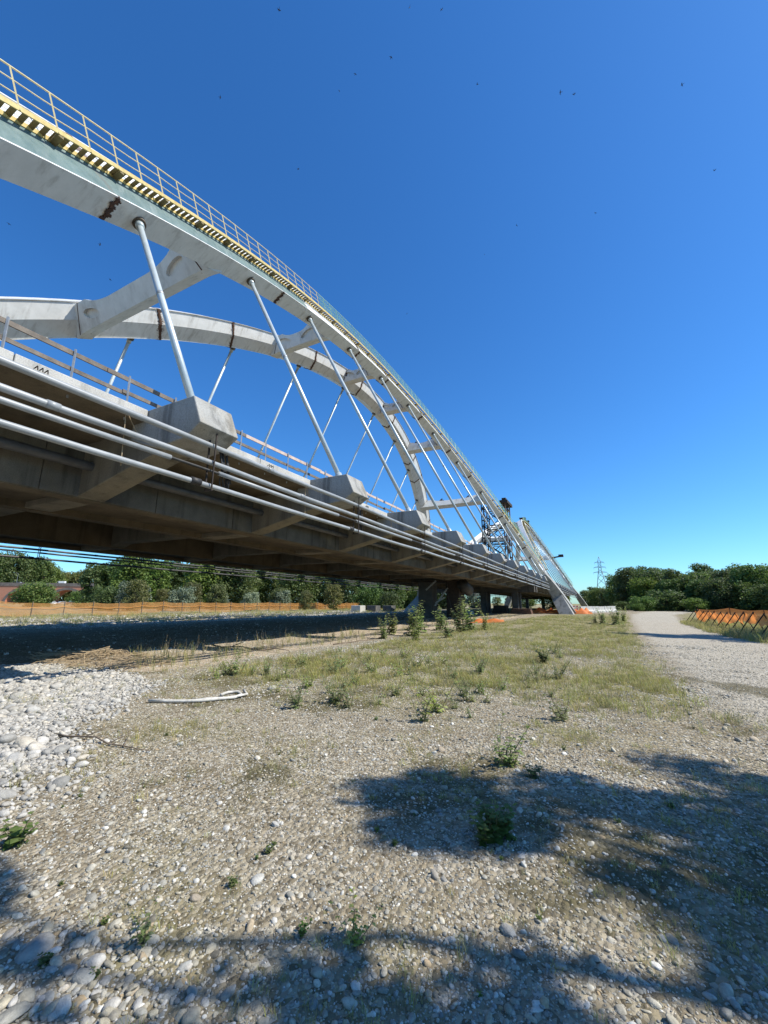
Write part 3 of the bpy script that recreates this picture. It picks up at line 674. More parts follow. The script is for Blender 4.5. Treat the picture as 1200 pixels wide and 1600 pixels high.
# stair walkway along the outer side of the near rib
def wk(Y, out, up=0.0, lean=.4):
    P, t, b, n = frame(Y, 1); p = P+b*(.395)+n*(RD-.03); return p+Vector((out, 0, up*.66))+n*(up*.42)
WY = [-2.5]
while WY[-1] < 67.5:
    P, t, b, n = frame(WY[-1], 1); WY.append(WY[-1]+.275*t.y)
WY = WY[:296]
walk = empty("stair_walkway"); walk.parent = span
WW = .36; fine = list(np.linspace(-2.6, 67.6, 120)); SPLIT = 19.0
def strip_sweep(name, mat, o0, o1, u0, u1, ya=-2.6, yb=67.6):
    mb = MB(); rings = []
    for Y in [y for y in fine if ya <= y <= yb]:
        a = wk(Y, 0); rings.append([a+Vector((o0, 0, u0)), a+Vector((o1, 0, u0)), a+Vector((o1, 0, u1)), a+Vector((o0, 0, u1))])
    mb.sweep(rings); return mb.build(name, mat, walk)
strip_sweep("stringer", M['yellow'], WW, WW+.03, -.05, .075); strip_sweep("stringer", M['yellow'], -.0, .035, -.07, .05);
mb = MB(); mb.box((.03, -.052, -.012), (WW+.005, .052, .012)); trd = mb.mesh("tread", [M['tread']])
for Y in WY: child(walk, "tread", trd, wk(Y, 0))
mb = MB(); mb.box((-.2, -.07, -.11), (WW+.02, .07, -.05)); mb.box((-.02, -.05, -.45), (.03, .05, -.1)); brk = mb.mesh("bracket", [M['tread']])
y = -2.3
while y < 67: child(walk, "bracket", brk, wk(y, 0)); y += 1.62*frame(y, 1)[1].y*1.25
y = -2.2; posts = []
while y < 67.5: posts.append(y); y += .98*frame(y, 1)[1].y
for y in posts:
    mb = MB(); mb.bar(wk(y, WW+.02, -.04), wk(y, WW+.02, 1.02), .032); mb.build("rail_post", M['rail'] if y < SPLIT else M['greenrail'], walk)
for up in (1.02, .68, .34):
    for a, b, mt in ((-2.6, SPLIT, 'rail'), (SPLIT, 67.6, 'greenrail')):
        mb = MB(); mb.path([wk(Y, WW+.02, up+(.0 if up > 1 else .015*math.sin(Y*3.1))) for Y in ycuts(a, b, .55)], .02 if up > 1 else .014, 6); mb.build("handrail", M[mt], walk, True)
def net(name, mat, cols, rows, fn, parent=None):
    """fn(i/cols, j/rows) -> point, u, v in metres"""
    vts, uv = [], []
    for i in range(cols+1):
        for j in range(rows+1):
            p, u, v = fn(i/cols, j/rows); vts.append(tuple(p)); uv += [u, v, 0]
    f = [(i*(rows+1)+j, (i+1)*(rows+1)+j, (i+1)*(rows+1)+j+1, i*(rows+1)+j+1) for i in range(cols) for j in range(rows)]
    me = bpy.data.meshes.new(name); me.from_pydata(vts, [], f); me.materials.append(mat)
    a = me.attributes.new("uvw", 'FLOAT_VECTOR', 'POINT'); a.data.foreach_set("vector", uv); me.polygons.foreach_set("use_smooth", [True]*len(f))
    o = bpy.data.objects.new(name, me); link(o, parent); return o
net("safety_net", M['green_net'], 120, 4, lambda a, b: (wk(SPLIT+a*(67-SPLIT), WW+.045+.02*math.sin(a*260)*math.sin(b*3.1), .05+b*.93), a*62, b), walk)

# the second span: the same parts farther on, without the pieces too small to see
def copy_tree(o, parent, skip, depth=0):
    if o.name.split('.')[0] in skip: return None
    c = o.copy(); COL.objects.link(c); c.parent = parent
    for ch in list(o.children): copy_tree(ch, c, skip, depth+1)
    return c
SPAN_D = 80.0
span2 = copy_tree(span, None, {"tread", "plank", "post", "timber_guard_rail", "rebar_end", "splice_plate", "joint_plate", "sleeve", "cable_bundle", "hanger_wire", "inner_cable", "coupling"})
span2.location = (0, SPAN_D, SL*SPAN_D)
span2["label"] = "second tied-arch bridge span beyond the lattice tower, with dark jacks on its rib"
mb = MB()
for Y in WY: p = wk(Y, 0); mb.box((p.x+.03, p.y-.085, p.z-.015), (p.x+WW, p.y+.085, p.z+.015))
o = mb.build("tread_run", M['tread'], [c for c in span2.children if c.name.startswith("stair_walkway")][0]); o["kind"] = "stuff"
for dy, sx in ((-1.5, 1.3), (2.6, 1.7)):                                # jacks and a beam on the crown of the second rib
    P, t, b, n = frame(Y0+dy, 1); mb = MB(); c = P+n*(1.53); mb.box((c.x-sx/2, c.y-.7, c.z-.25), (c.x+sx/2, c.y+.7, c.z+.9)); mb.box((c.x-sx/2-.15, c.y-.85, c.z+.86), (c.x+sx/2+.15, c.y+.85, c.z+1.05)); bevel(mb.build("jack", M['darksteel'], span2), .06)
P, t, b, n = frame(Y0+.5, 1); mb = MB(); mb.bar(P+n*2.0+Vector((-4, 0, 0)), P+n*2.0+Vector((.3, 1.5, 0)), .3, .3); mb.build("jack_beam", M['darksteel'], span2)
P, t, b, n = frame(Y0+24, 1); mb = MB(); c = P+n*1.5; mb.bar(c, c+Vector((3.2, 0, .5)), .5, .4); mb.box((c.x+2.2, c.y-.6, c.z+.2), (c.x+3.6, c.y+.6, c.z+.95)); bevel(mb.build("winch_arm", M['darksteel'], span2), .05)

# ------------------------------------------------------------------ lattice tower and props on and under the deck
def lattice(mb, pts, z0, z1, nz, leg=.2, br=.1):
    hs = [z0+(z1-z0)*i/nz for i in range(nz+1)]; k = len(pts)
    for p in pts:
        for s_ in (-.18, .18): mb.bar((p[0]+s_, p[1], z0), (p[0]+s_, p[1], z1), leg)
    for i in range(nz):
        for j in range(k):
            a, b = pts[j], pts[(j+1) % k]
            mb.bar((*a, hs[i]), (*b, hs[i+1]), br); mb.bar((*b, hs[i]), (*a, hs[i+1]), br); mb.bar((*a, hs[i+1]), (*b, hs[i+1]), br*1.3)
tw = empty("lattice_tower", (0, 0, 0)); tag(tw, "dark steel lattice tower with crosshead standing on the deck at the arch foot", "tower")
base = 5.8+zdeck(66); tx = [(-15.7, 64.0), (-12.3, 64.0), (-12.3, 67.6), (-15.7, 67.6)]
for i, (x, y) in enumerate(tx):
    mb = MB()
    for s_ in (-.17, .17): mb.bar((x+s_, y, base-.02), (x+s_, y, 17.3), .14, .22)
    for q in range(12): mb.box((x-.2, y-.13, base+.4+q*.95), (x+.2, y+.13, base+.55+q*.95))
    mb.build("leg", M['brown_steel'] if x > -13 else M['darksteel'], tw)
for i in range(4):
    a, b = tx[i], tx[(i+1) % 4]; hs = [base+.3, base+2.9, base+5.5, base+8.1, 16.6]
    for z0, z1 in zip(hs, hs[1:]):
        mb = MB(); mb.bar((*a, z0), (*b, z1), .11); mb.build("diagonal", M['darksteel'], tw); mb = MB(); mb.bar((*b, z0), (*a, z1), .11); mb.build("diagonal", M['darksteel'], tw)
        mb = MB(); mb.bar((*a, z1), (*b, z1), .12, .16); mb.bar((*a, z1-.32), (*b, z1-.32), .1); mb.build("strut", M['darksteel'], tw)
mb = MB(); mb.box((-12.9, 63.7, 17.0), (-11.7, 67.9, 17.45)); mb.box((-12.6, 64, 17.4), (-12.0, 64.9, 17.85)); mb.build("crosshead", M['darksteel'], tw)
mb = MB()
for q in range(26): a = Vector((-12.6+rnd.uniform(-.9, .6), 66+rnd.uniform(-2, 2), 16.6+rnd.uniform(-3, .8))); mb.bar(a, a+Vector((rnd.uniform(-.8, .8), rnd.uniform(-.8, .8), rnd.uniform(-.9, .9))), .05)
mb.build("scaffold_tube", M['rail'], tw)

sp = empty("support_tower", (0, 0, 0)); tag(sp, "dark temporary support tower under the deck behind the leafy saplings", "support")
c0 = G(660, 968); sy = 44.0
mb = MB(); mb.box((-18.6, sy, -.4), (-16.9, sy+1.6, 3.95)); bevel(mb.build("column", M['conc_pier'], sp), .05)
mb = MB(); mb.box((-15.4, sy+.4, -.4), (-13.9, sy+2.0, 3.95)); bevel(mb.build("column", M['darksteel'], sp), .05)
mb = MB(); mb.box((-19.0, sy-.2, 3.9), (-13.5, sy+2.2, 4.24+zdeck(sy)-.03)); bevel(mb.build("cap_beam", M['darksteel'], sp), .04)
mb = MB(); mb.tube((-13.3, sy-.3, 3.6), (-13.3, sy+1.9, 3.0), .62, 20); mb.build("jack_drum", M['black'], sp, True)
for a, b in (((-16.4, sy-.5, 1.3), (-14.9, sy-.5, 3.2)), ((-17.4, sy-.6, 3.0), (-16.2, sy-.6, 4.0)), ((-16.3, sy-.6, 1.6), (-15.2, sy-.6, 2.2))):
    mb = MB(); mb.bar(a, b, .14, .14); mb.build("brace", M['galv'], sp)
mb = MB(); mb.path([(-14.8, sy-1.0, 4.2), (-14.6, sy-1.6, 2.7), (-14.0, sy-2.2, 1.2), (-13.5, sy-2.6, -.05)], .03, 6); mb.build("cable", M['black'], sp, True)
for x, y, lab in ((-17.5, 58, "slim dark steel prop under the deck past the support tower"), (-18.5, 75.6, None)):
    if lab:
        pr = empty("steel_prop", (x, y, 0)); tag(pr, lab, "prop"); mb = MB(); mb.tube((0, 0, -.2), (0, 0, 3.75), .13, 12); mb.build("tube", M['darksteel'], pr, True)
        mb = MB(); mb.box((-.35, -.35, 3.7), (.35, .35, 4.22+zdeck(y))); mb.box((-.3, -.3, -.15), (.3, .3, .03)); mb.build("end_plate", M['darksteel'], pr)

# ------------------------------------------------------------------ netting fences
def fence_right():
    f = empty("netting_fence", (0, 0, 0)); tag(f, "orange plastic netting hung on dark leaning A-frame stakes beside the gravel road", "fence")
    a = Vector((6.1, 44, 0)); b = Vector((6.9, 14, 0)); n = 20; tops = []
    for i in range(n):
        p = a.lerp(b, i/(n-1)); z = hgt(p.x, p.y); t = Vector((p.x+.75, p.y+rnd.uniform(-.1, .1), z+1.12+rnd.uniform(-.08, .08))); tops.append(t)
        mb = MB(); mb.bar((p.x-.12, p.y, z-.1), t+Vector((.03, 0, .05)), .045); mb.build("stake", M['darksteel'], f)
        mb = MB(); mb.bar((p.x+1.25, p.y+.15, z-.1), t+Vector((-.02, 0, .04)), .04); mb.build("stake", M['darksteel'], f)
    def fn(u, v):
        s_ = u*(n-1); i = min(n-2, int(s_)); k = s_-i; t = tops[i].lerp(tops[i+1], k); sag = .16*math.sin(math.pi*k)*(1+.4*math.sin(i*2.1)); low = .62+.10*math.sin(u*26)+.03*math.sin(u*90)
        p = t+Vector((.05+.10*math.sin(u*70+v*3)*(1-v), 0, 0)); p.z = t.z-sag-(1-v)*low*(.82+.10*math.sin(u*31)+.06*math.sin(u*83)); return p, u*32, v*1.1
    net("netting", M['orange'], 190, 8, fn, f)
    # second wing turning away from the road
    g = empty("netting_fence", (0, 0, 0)); tag(g, "orange netting fence running off from the end of the staked fence", "fence")
    a = Vector((7.2, 45, 0)); b = Vector((26, 49, 0)); n2 = 9; tp = []
    for i in range(n2):
        p = a.lerp(b, i/(n2-1)); z = hgt(p.x, p.y); tp.append(Vector((p.x, p.y, z+1.25+rnd.uniform(-.1, .12)))); mb = MB(); mb.bar((p.x, p.y, z-.1), tp[-1], .045); mb.build("stake", M['darksteel'], g)
    def fn2(u, v):
        s_ = u*(n2-1); i = min(n2-2, int(s_)); k = s_-i; t = tp[i].lerp(tp[i+1], k); p = Vector(t); p.y += .03; p.z = t.z-.12*math.sin(math.pi*k)-(1-v)*(.95+.1*math.sin(u*40)); return p, u*20, v*1.1
    net("netting", M['orange'], 90, 6, fn2, g)
fence_right()
def fence_left():
    f = empty("netting_fence", (0, 0, 0)); tag(f, "long faded orange netting fence on thin posts across the river bed behind the bridge", "fence")
    a, b = Vector((-50, -2, 0)), Vector((-52, 92, 0)); n = 34; tp = []
    for i in range(n):
        p = a.lerp(b, i/(n-1)); z = hgt(p.x, p.y); t = Vector((p.x, p.y, z+1.55+rnd.uniform(-.12, .1))); tp.append(t); mb = MB(); mb.bar((p.x+.06, p.y, z-.2), (t.x+.06, t.y, t.z+.12), .06); mb.build("post", M['wood'], f)
    def fn(u, v):
        s_ = u*(n-1); i = min(n-2, int(s_)); k = s_-i; t = tp[i].lerp(tp[i+1], k); p = Vector(t); sag = .10*math.sin(math.pi*k); p.x += .05*math.sin(u*300+v*4); p.z = t.z-sag-(1-v)*(1.25+.15*math.sin(i*1.3)); return p, u*95, v*1.3
    net("netting", M['ochre'], 200, 6, fn, f)
    def fnr(u, v):
        s_ = u*(n-1); i = min(n-2, int(s_)); k = s_-i; t = tp[i].lerp(tp[i+1], k); p = Vector(t); p.x += .12; p.z = t.z-.42-.15*math.sin(math.pi*k)-.06*(1-v); return p, u*95*0+.01, .01
    net("edge_band", M['ochre'], 140, 1, fnr, f)
fence_left()

# ------------------------------------------------------------------ trees and plants
def leaf_cloud(mb, centre, rad, n, size, r, flat=.8):
    c = Vector(centre)
    for _ in range(n):
        d = Vector((r.gauss(0, 1), r.gauss(0, 1), r.gauss(0, 1))).normalized(); k = r.random()**.45
        p = c+Vector((d.x*rad, d.y*rad, d.z*rad*flat))*k
        nn = (d+Vector((r.gauss(0, .7), r.gauss(0, .7), r.gauss(.35, .7)))).normalized(); t = nn.orthogonal().normalized(); b = nn.cross(t); w = r.uniform(0, 6.28)
        t, b = t*math.cos(w)+b*math.sin(w), b*math.cos(w)-t*math.sin(w); s_ = size*r.uniform(.6, 1.35)
        mb.add([p-t*s_*.5, p+b*s_*.33+nn*s_*.08, p+t*s_*.55, p-b*s_*.33+nn*s_*.06], [(0, 1, 2, 3)])
def limb(mb, a, b, r0, r1, r, k=5, wob=.12):
    a, b = Vector(a), Vector(b); L = (b-a).length; pts = []; rs = []
    for i in range(k+1):
        t = i/k; p = a.lerp(b, t)
        if 0 < i < k: p += Vector((r.gauss(0, wob), r.gauss(0, wob), r.gauss(0, wob*.5)))*L*.2
        pts.append(p); rs.append(r0+(r1-r0)*t)
    mb.path(pts, rs, 7)
def tree_meshes(seed, h, rx, lobes, leafn, size, mat, base=.22, conic=0):
    r = random.Random(seed); tr = MB(); cr = MB(); ct = h*(base+.12)
    limb(tr, (0, 0, -.3), (r.uniform(-.2, .2), r.uniform(-.2, .2), h*.62), h*.022, h*.008, r, 6, .05)
    for i in range(lobes):
        f = (i+.5)/lobes; a = i*2.39996+r.uniform(-.4, .4); z = h*(base+(1-base)*(f**.85))-h*.04
        prof = math.sin(math.pi*min(1, max(.08, (z/h-base*.6)/(1.06-base*.6))))**.6; rr = rx*prof*r.uniform(.35, .85)*(1-conic*f)
        c = Vector((math.cos(a)*rr, math.sin(a)*rr, z)); rad = rx*r.uniform(.26, .46)
        leaf_cloud(cr, c, rad, int(leafn*rad*rad/(rx*rx*.12)), size, r)
        if i % 2 == 0: limb(tr, (0, 0, z*.55), c-Vector((0, 0, rad*.2)), h*.009, h*.003, r, 4)
    return tr.mesh("trunk", [M['bark']], True, False), cr.mesh("crown", [mat], False, False)
KIND = [tree_meshes(21, 12, 4.6, 40, 150, .50, M['leaf'], .04), tree_meshes(22, 13, 3.9, 38, 150, .50, M['leaf'], .03), tree_meshes(23, 11, 5.2, 42, 150, .52, M['leaf'], .05), tree_meshes(24, 14, 4.4, 40, 150, .50, M['leaf'], .04),
        tree_meshes(25, 8, 3.6, 22, 140, .42, M['leaf_l'], .1), tree_meshes(26, 4.2, 2.6, 18, 150, .30, M['leaf_w'], .02), tree_meshes(27, 5, 3.2, 20, 140, .34, M['leaf'], .02)]
KH = [12, 13, 11, 14, 8, 4.2, 5]
def plant(kind, p, h, label, group, cat="tree", name="broadleaf_tree", wide=1.0):
    t = empty(name, (p[0], p[1], hgt(p[0], p[1]) if math.hypot(p[0], p[1]) < 300 else 0), rnd.uniform(0, 6.28)); s_ = h/KH[kind]; t.scale = (s_*wide, s_*wide, s_)
    child(t, "trunk", KIND[kind][0]); child(t, "crown", KIND[kind][1]); return tag(t, label, cat, group)
# wood along the right side of the road
LR = "tall dark green tree at the back of the wood beyond the orange netting"
for u, d, h, k in [(968, 150, 13.2, 0), (985, 135, 12.6, 3), (1003, 150, 12.6, 1), (1022, 132, 10.4, 2), (1042, 148, 11.6, 0), (1060, 126, 10.0, 1), (1078, 140, 11.4, 3), (1097, 124, 10.3, 2), (1116, 138, 11.6, 0), (1136, 120, 10.2, 3), (1156, 134, 11.2, 1), (1176, 116, 9.6, 0), (1196, 128, 10.8, 2), (1216, 112, 9.4, 3), (1240, 118, 10, 1), (1012, 128, 8.2, 2), (1052, 122, 7.4, 0), (1090, 119, 7.0, 1), (1128, 114, 7.6, 2), (1165, 112, 6.8, 3), (1206, 107, 7.0, 0), (974, 136, 8.0, 1), (1032, 160, 13, 3), (1108, 155, 13, 1), (1188, 140, 12, 0)]:
    plant(k, AT(u, d), h*rnd.uniform(.74, 1.06), LR if d > 129 else "lower dark green tree along the front of the wood beyond the orange netting", "trees of the wood beside the road", wide=1.15)
for i in range(11):
    u = 968+i*24+rnd.uniform(-10, 10); plant(6, AT(u, 116-.05*(u-960)+rnd.uniform(-4, 10)), rnd.choice([1.6, 2.2, 3.2, 4.6, 2.8]), "low dark bush at the edge of the wood beside the road", "bushes at the wood's edge", "bush", "bush", 1.7)
for u, d, h, k in [(922, 190, 6.5, 4), (938, 185, 7.2, 2), (950, 170, 7.0, 0), (930, 210, 9.0, 1), (915, 230, 8.0, 3)]:
    plant(k, AT(u, d), h, "small tree below the lattice pylon at the end of the bridge", "small trees below the pylon", wide=1.3)
# wood behind the river bed on the left
LL = "green broadleaf tree in the wood behind the long faded netting fence"
for i in range(30):
    u = 150+i*18.5+rnd.uniform(-6, 6); plant(rnd.choice([0, 1, 2, 3]), AT(u, 98+rnd.uniform(-9, 16)+.02*u), rnd.uniform(9.5, 12.0), LL, "trees behind the river bed", wide=1.1)
for i in range(12):
    u = 165+i*45+rnd.uniform(-9, 9); plant(rnd.choice([6, 4]), AT(u, 84+rnd.uniform(-4, 6)), rnd.uniform(3.4, 5.2), "low green bush at the foot of the wood behind the river bed", "bushes at the foot of the wood", "bush", "bush")
for u, d, h in [(285, 78, 3.8), (205, 84, 4.6), (392, 80, 3.2), (440, 86, 3.6), (345, 88, 3.0), (170, 90, 3.4)]:
    plant(5, AT(u, d), h, "rounded silver-green willow bush in front of the dark wood", "silver willow bushes", "bush", "willow_bush")
def crest(u, v, d): r = ray(u, v); return HC+r[2]/math.hypot(r[0], r[1])*d
for u, d, v, k in [(-30, 385, 864, 0), (-8, 380, 868, 3), (12, 378, 866, 2), (30, 384, 872, 1), (46, 380, 870, 0), (60, 376, 874, 3), (-52, 385, 868, 1), (70, 382, 884, 2)]:
    plant(k, AT(u, d), crest(u, v, d), "tall dark tree rising behind the brick road viaduct", "tall trees behind the viaduct", wide=.8)
for u, d, v in [(80, 420, 893), (92, 425, 897), (104, 430, 895), (116, 422, 896), (128, 420, 893), (140, 420, 890)]:
    plant(4, AT(u, d), crest(u, v, d), "yellow-green tree in the gap behind the viaduct road", "pale trees behind the viaduct", wide=.9)
for u, d, h in [(52, 150, 6.4), (66, 152, 5.0), (128, 130, 4.0)]:
    plant(6, AT(u, d), h, "dark bush growing in front of the brick viaduct arches", "bushes before the viaduct", "bush", "bush", 1.3)
# far trees seen under the deck and round the horizon
for i in range(10):
    u = 640+i*27+rnd.uniform(-8, 8); plant(rnd.choice([4, 6, 5]), AT(u, 150+rnd.uniform(-20, 30)), rnd.uniform(3.5, 6), "low pale bush in the distance seen under the bridge deck", "far bushes under the deck", "bush", "bush", 1.3)

# the two trees beside the camera's path whose shade falls on the gravel
def shade_tree(name, trunk_xy, lobes, leafsize, nper, label, trunk_h):
    t = empty(name, (trunk_xy[0], trunk_xy[1], hgt(*trunk_xy))); r = random.Random(5); tr = MB(); cr = MB(); base = Vector((trunk_xy[0], trunk_xy[1], 0)); top = Vector((.3, .2, trunk_h))
    limb(tr, (0, 0, -.3), top, .30, .13, r, 7, .06)
    for gx, gy, rad, h in lobes:
        c = Vector((gx+.82*h, gy+.2275*h, h))-base; limb(tr, top*.75 if h > trunk_h*.8 else top*.5, c, .09, .02, r, 6, .08)
        for q in range(7):
            d = Vector((r.gauss(0, .5), r.gauss(0, .5), r.gauss(0, .45)))*rad; leaf_cloud(cr, c+d, rad*.55, int(nper*rad*rad/7), leafsize, r, .9); limb(tr, c, c+d, .02, .008, r, 3)
    tr.build("trunk", M['bark'], t, True, recalc=False); cr.build("crown", M['leaf'], t, False, recalc=False); return tag(t, label, "tree")
# lobes: where the shade of each leafy bough falls (x, y), its radius and its height
shade_tree("poplar_tree", (8.6, 4.6), [(1.5, 4.5, .95, 8.0), (2.6, 4.2, 1.3, 8.5), (1.4, 3.1, .9, 7.5), (.25, 4.2, .62, 8.6), (.75, 3.75, .7, 8.0), (-.75, 3.85, .66, 9.0), (-.95, 3.4, .5, 8.6), (-1.55, 3.6, .55, 9.0), (-1.15, 3.05, .5, 8.2), (.3, 2.6, .55, 7.6), (1.35, 2.5, .62, 7.2), (.75, 3.1, .5, 7.8), (.15, 1.75, .42, 7.2), (-.62, 1.75, .52, 7.4), (-1.15, 1.6, .42, 7.0), (1.2, 1.7, .55, 6.6), (-2.45, 1.2, .2, 7.8), (-3.4, 1.2, .24, 8.4), (3.2, 2.6, 1.4, 7.4), (2.3, 1.6, .9, 6.5)], .15, 1800, "leafy poplar beside the gravel road shading the stones", 8.6)
shade_tree("poplar_tree", (13.4, 33.8), [(1.6, 26.0, .9, 12.2), (2.8, 26.0, 1.4, 11.6), (4.0, 25.8, 1.7, 11.0), (5.4, 25.8, 1.9, 10.2), (6.8, 26.2, 2.1, 9.6), (8.2, 27.0, 2.1, 8.4), (9.6, 28, 2.2, 7.0)], .24, 800, "leafy poplar by the netting fence shading the road", 9.5)

# weeds: a few leafy shapes, copied
def weed_mesh(seed, h, stems, leaves, lsize, mat, spread=.35, droop=.2, slim=.36, foot=0.0):
    r = random.Random(seed); mb = MB()
    for s_ in range(stems):
        a = r.uniform(0, 6.28); d = Vector((math.cos(a)*spread*r.uniform(.2, 1), math.sin(a)*spread*r.uniform(.2, 1), 1))*h*r.uniform(.35, 1); pts = [Vector((math.cos(a+1)*foot*r.random(), math.sin(a+1)*foot*r.random(), -.03)), d*.5+Vector((r.gauss(0, .03), r.gauss(0, .03), 0))*h, d]
        mb.path(pts, [.007*h+.002, .005*h+.0015, .0015], 5, 1)
        for i in range(leaves):
            t = .06+.94*(i+r.random()*.6)/leaves; p = pts[0].lerp(pts[1], t*2) if t < .5 else pts[1].lerp(pts[2], min(1, t*2-1)); w = i*2.4+r.uniform(-.5, .5)
            o = Vector((math.cos(w), math.sin(w), r.uniform(-.1, .7))).normalized(); L = lsize*r.uniform(.6, 1.3)*(1.15-.5*t); q = o.cross(Vector((0, 0, 1))).normalized()*L*slim; up = Vector((0, 0, 1))
            m1 = p+o*L*.5+up*L*.06; e = p+o*L-up*L*droop
            mb.add([p, m1+q-up*L*.05, e, m1-q-up*L*.05, m1], [(0, 1, 4), (1, 2, 4), (2, 3, 4), (3, 0, 4)], 0)
    return mb.mesh("weed", [mat, M['stem']], False, False)
W_SAP = [weed_mesh(51+i, 1.0, 10, 20, .15, M['sapling'], .55, .2, .42, .35) for i in range(3)]
W_TALL = [weed_mesh(61+i, .45, 6, 11, .085, M['sapling'], .95, .3, .30, .06) for i in range(6)]
W_BUSH = [weed_mesh(71+i, .3, 12, 13, .075, M['weed'], .8, .1, .40) for i in range(3)]
W_LOW = [weed_mesh(81+i, .12, 7, 7, .05, M['weed'], 1.0, .1, .45) for i in range(3)]
W_DRY = [weed_mesh(91+i, .8, 2, 5, .05, M['straw'], .18, .5, .2) for i in range(3)]
def put_weed(pool, p, s_, label, group, name, cat="plant"):
    o = bpy.data.objects.new(name, rnd.choice(pool)); link(o); o.location = (p.x, p.y, hgt(p.x, p.y)); o.rotation_euler = (rnd.gauss(0, .06), rnd.gauss(0, .06), rnd.uniform(0, 6.28)); o.scale = (s_, s_, s_*rnd.uniform(.9, 1.1)); return tag(o, label, cat, group)
for u, v, s_ in [(612, 992, 1.5), (640, 994, 1.9), (660, 988, 1.6), (690, 985, 1.7), (715, 988, 2.1), (735, 986, 1.8), (760, 984, 1.2), (600, 998, 1.2), (945, 975, 1.6), (965, 976, 1.9), (975, 972, 1.5), (930, 974, 1.0), (700, 996, 1.1), (650, 1002, 1.0)]:
    put_weed(W_SAP, G(u, v), s_*.92, "tall grey-green leafy sapling on the grassy bank before the bridge", "saplings on the bank", "sapling")
for i in range(80):
    u, v = rnd.uniform(330, 900), rnd.triangular(1008, 1135, 1050)
    if u < 430 and v > 1062: v = 1055
    put_weed(W_TALL, G(u, v), rnd.uniform(.5, 1.25), "thin grey-green weed with small leaves on the grassy gravel", "thin weeds on the grassy gravel", "weed")
for u, v, s_ in [(772, 1312, 1.0), (790, 1306, .8), (760, 1318, .8)]: put_weed(W_BUSH, G(u, v), s_, "bushy green weed growing in the tree's shade", "bushy weeds in the shade", "weed")
put_weed(W_BUSH, G(850, 1036), 1.5, "bright green bushy weed in the sunny grass", None, "weed")
put_weed(W_TALL, G(785, 1195), 1.0, "grey leafy weed at the edge of the tree's shade", "weeds at the shade edge", "weed"); put_weed(W_TALL, G(800, 1196), .8, "grey leafy weed at the edge of the tree's shade", "weeds at the shade edge", "weed")
put_weed(W_LOW, G(830, 1214), 1.1, "low bright green weed beside the grey leafy weed", None, "weed")
put_weed(W_TALL, G(222, 1474), .42, "small upright green seedling among grey stones", None, "seedling"); put_weed(W_LOW, G(30, 1318), 1.5, "flat green clump beside pale cobbles", None, "weed")
put_weed(W_TALL, G(553, 1478), .42, "thin seedling standing in a patch of shade", None, "seedling")
for i in range(44):
    u, v = rnd.uniform(20, 1150), rnd.uniform(1120, 1560)
    if u > 850 and v > 1300: continue
    put_weed(W_LOW, G(u, v), rnd.uniform(.16, .5), "tiny green seedling among the gravel", "tiny seedlings in the gravel", "seedling")
for i in range(60):
    u = rnd.uniform(250, 610); v = 1022-(u-290)*.10+rnd.uniform(-12, 10); put_weed(W_DRY, G(u, v), rnd.uniform(.5, 1.15), "dry upright weed stalk on the sandy edge before the dark shade", "dry stalks on the sandy edge", "dry_stalk")

# grass: nobody could count it
def tuft(seed, n, h):
    r = random.Random(seed); mb = MB()
    for _ in range(n):
        a = r.uniform(0, 6.28); q = r.uniform(.1, .6); x, y = r.gauss(0, .05), r.gauss(0, .05); L = h*r.uniform(.5, 1.1); d = Vector((math.cos(a)*q, math.sin(a)*q, 1)).normalized(); s_ = Vector((-math.sin(a), math.cos(a), 0))*.0035
        p0 = Vector((x, y, -.01)); p1 = p0+d*L*.6; p2 = p0+d*L+Vector((math.cos(a), math.sin(a), -.5))*L*.18
        mb.add([p0-s_, p0+s_, p1+s_*.8, p1-s_*.8, p2], [(0, 1, 2, 3), (3, 2, 4)])
    return mb.mesh("tuft", [M['grass']], False, False)
def make_grass():
    protos = [tuft(400+i, 16, .20) for i in range(4)]+[tuft(410+i, 10, .42) for i in range(2)]; P, Rr, S, I = [], [], [], []
    X, Y = scatter_points(170000, 1.6, 60, .72)
    for x, y in zip(X, Y):
        g = zones(x, y)[0]; r = math.hypot(x, y)
        if x < -12: continue
        if zones(x, y)[3] > .6:
            if y > 6.5 and rnd.random() < .05: P.append((x, y, hgt(x, y))); Rr.append((0, 0, rnd.uniform(0, 6.28))); S.append((.9, .9, rnd.uniform(.6, 1.4))); I.append(rnd.choice([4, 5]))
            continue
        pt = max(.05, .5+1.5*mnoise.noise(Vector((x*.9, y*.7, 31)))+.7*mnoise.noise(Vector((x*2.6, y*2.2, 33))))
        mo = moss(x, y) if y < 9 else 0
        if rnd.random() > max(0, g-.12)**1.4*1.25*pt+.06*mo*(zones(x, y)[1] < .3): continue
        s_ = rnd.uniform(.25, .75)*(1 if y > 7 else .6)*(1+.006*r)*(.55+.45*ss(r, 2.5, 5)); P.append((x, y, hgt(x, y))); Rr.append((0, 0, rnd.uniform(0, 6.28))); S.append((s_*1.2, s_*1.2, s_)); I.append(rnd.randrange(6) if rnd.random() < .5 else rnd.randrange(4))
    for _ in range(9000):                                  # verge by the right fence and the far bed
        if rnd.random() < .35: x, y = rnd.uniform(5.2, 11), rnd.uniform(15, 46)
        else: x, y = rnd.uniform(-56, -31), rnd.uniform(6, 90)
        if rnd.random() > zones(x, y)[0]*1.4 and x < 0: continue
        if x > 0 and x < lerp_tab(y, ROAD_R)-.1: continue
        s_ = rnd.uniform(.8, 1.7); P.append((x, y, hgt(x, y))); Rr.append((0, 0, rnd.uniform(0, 6.28))); S.append((s_*1.6, s_*1.6, s_)); I.append(rnd.randrange(6))
    gn_scatter("grass", P, Rr, S, I, protos, M['grass'], "thin dry and green grass growing through the gravel", "grass")
make_grass()

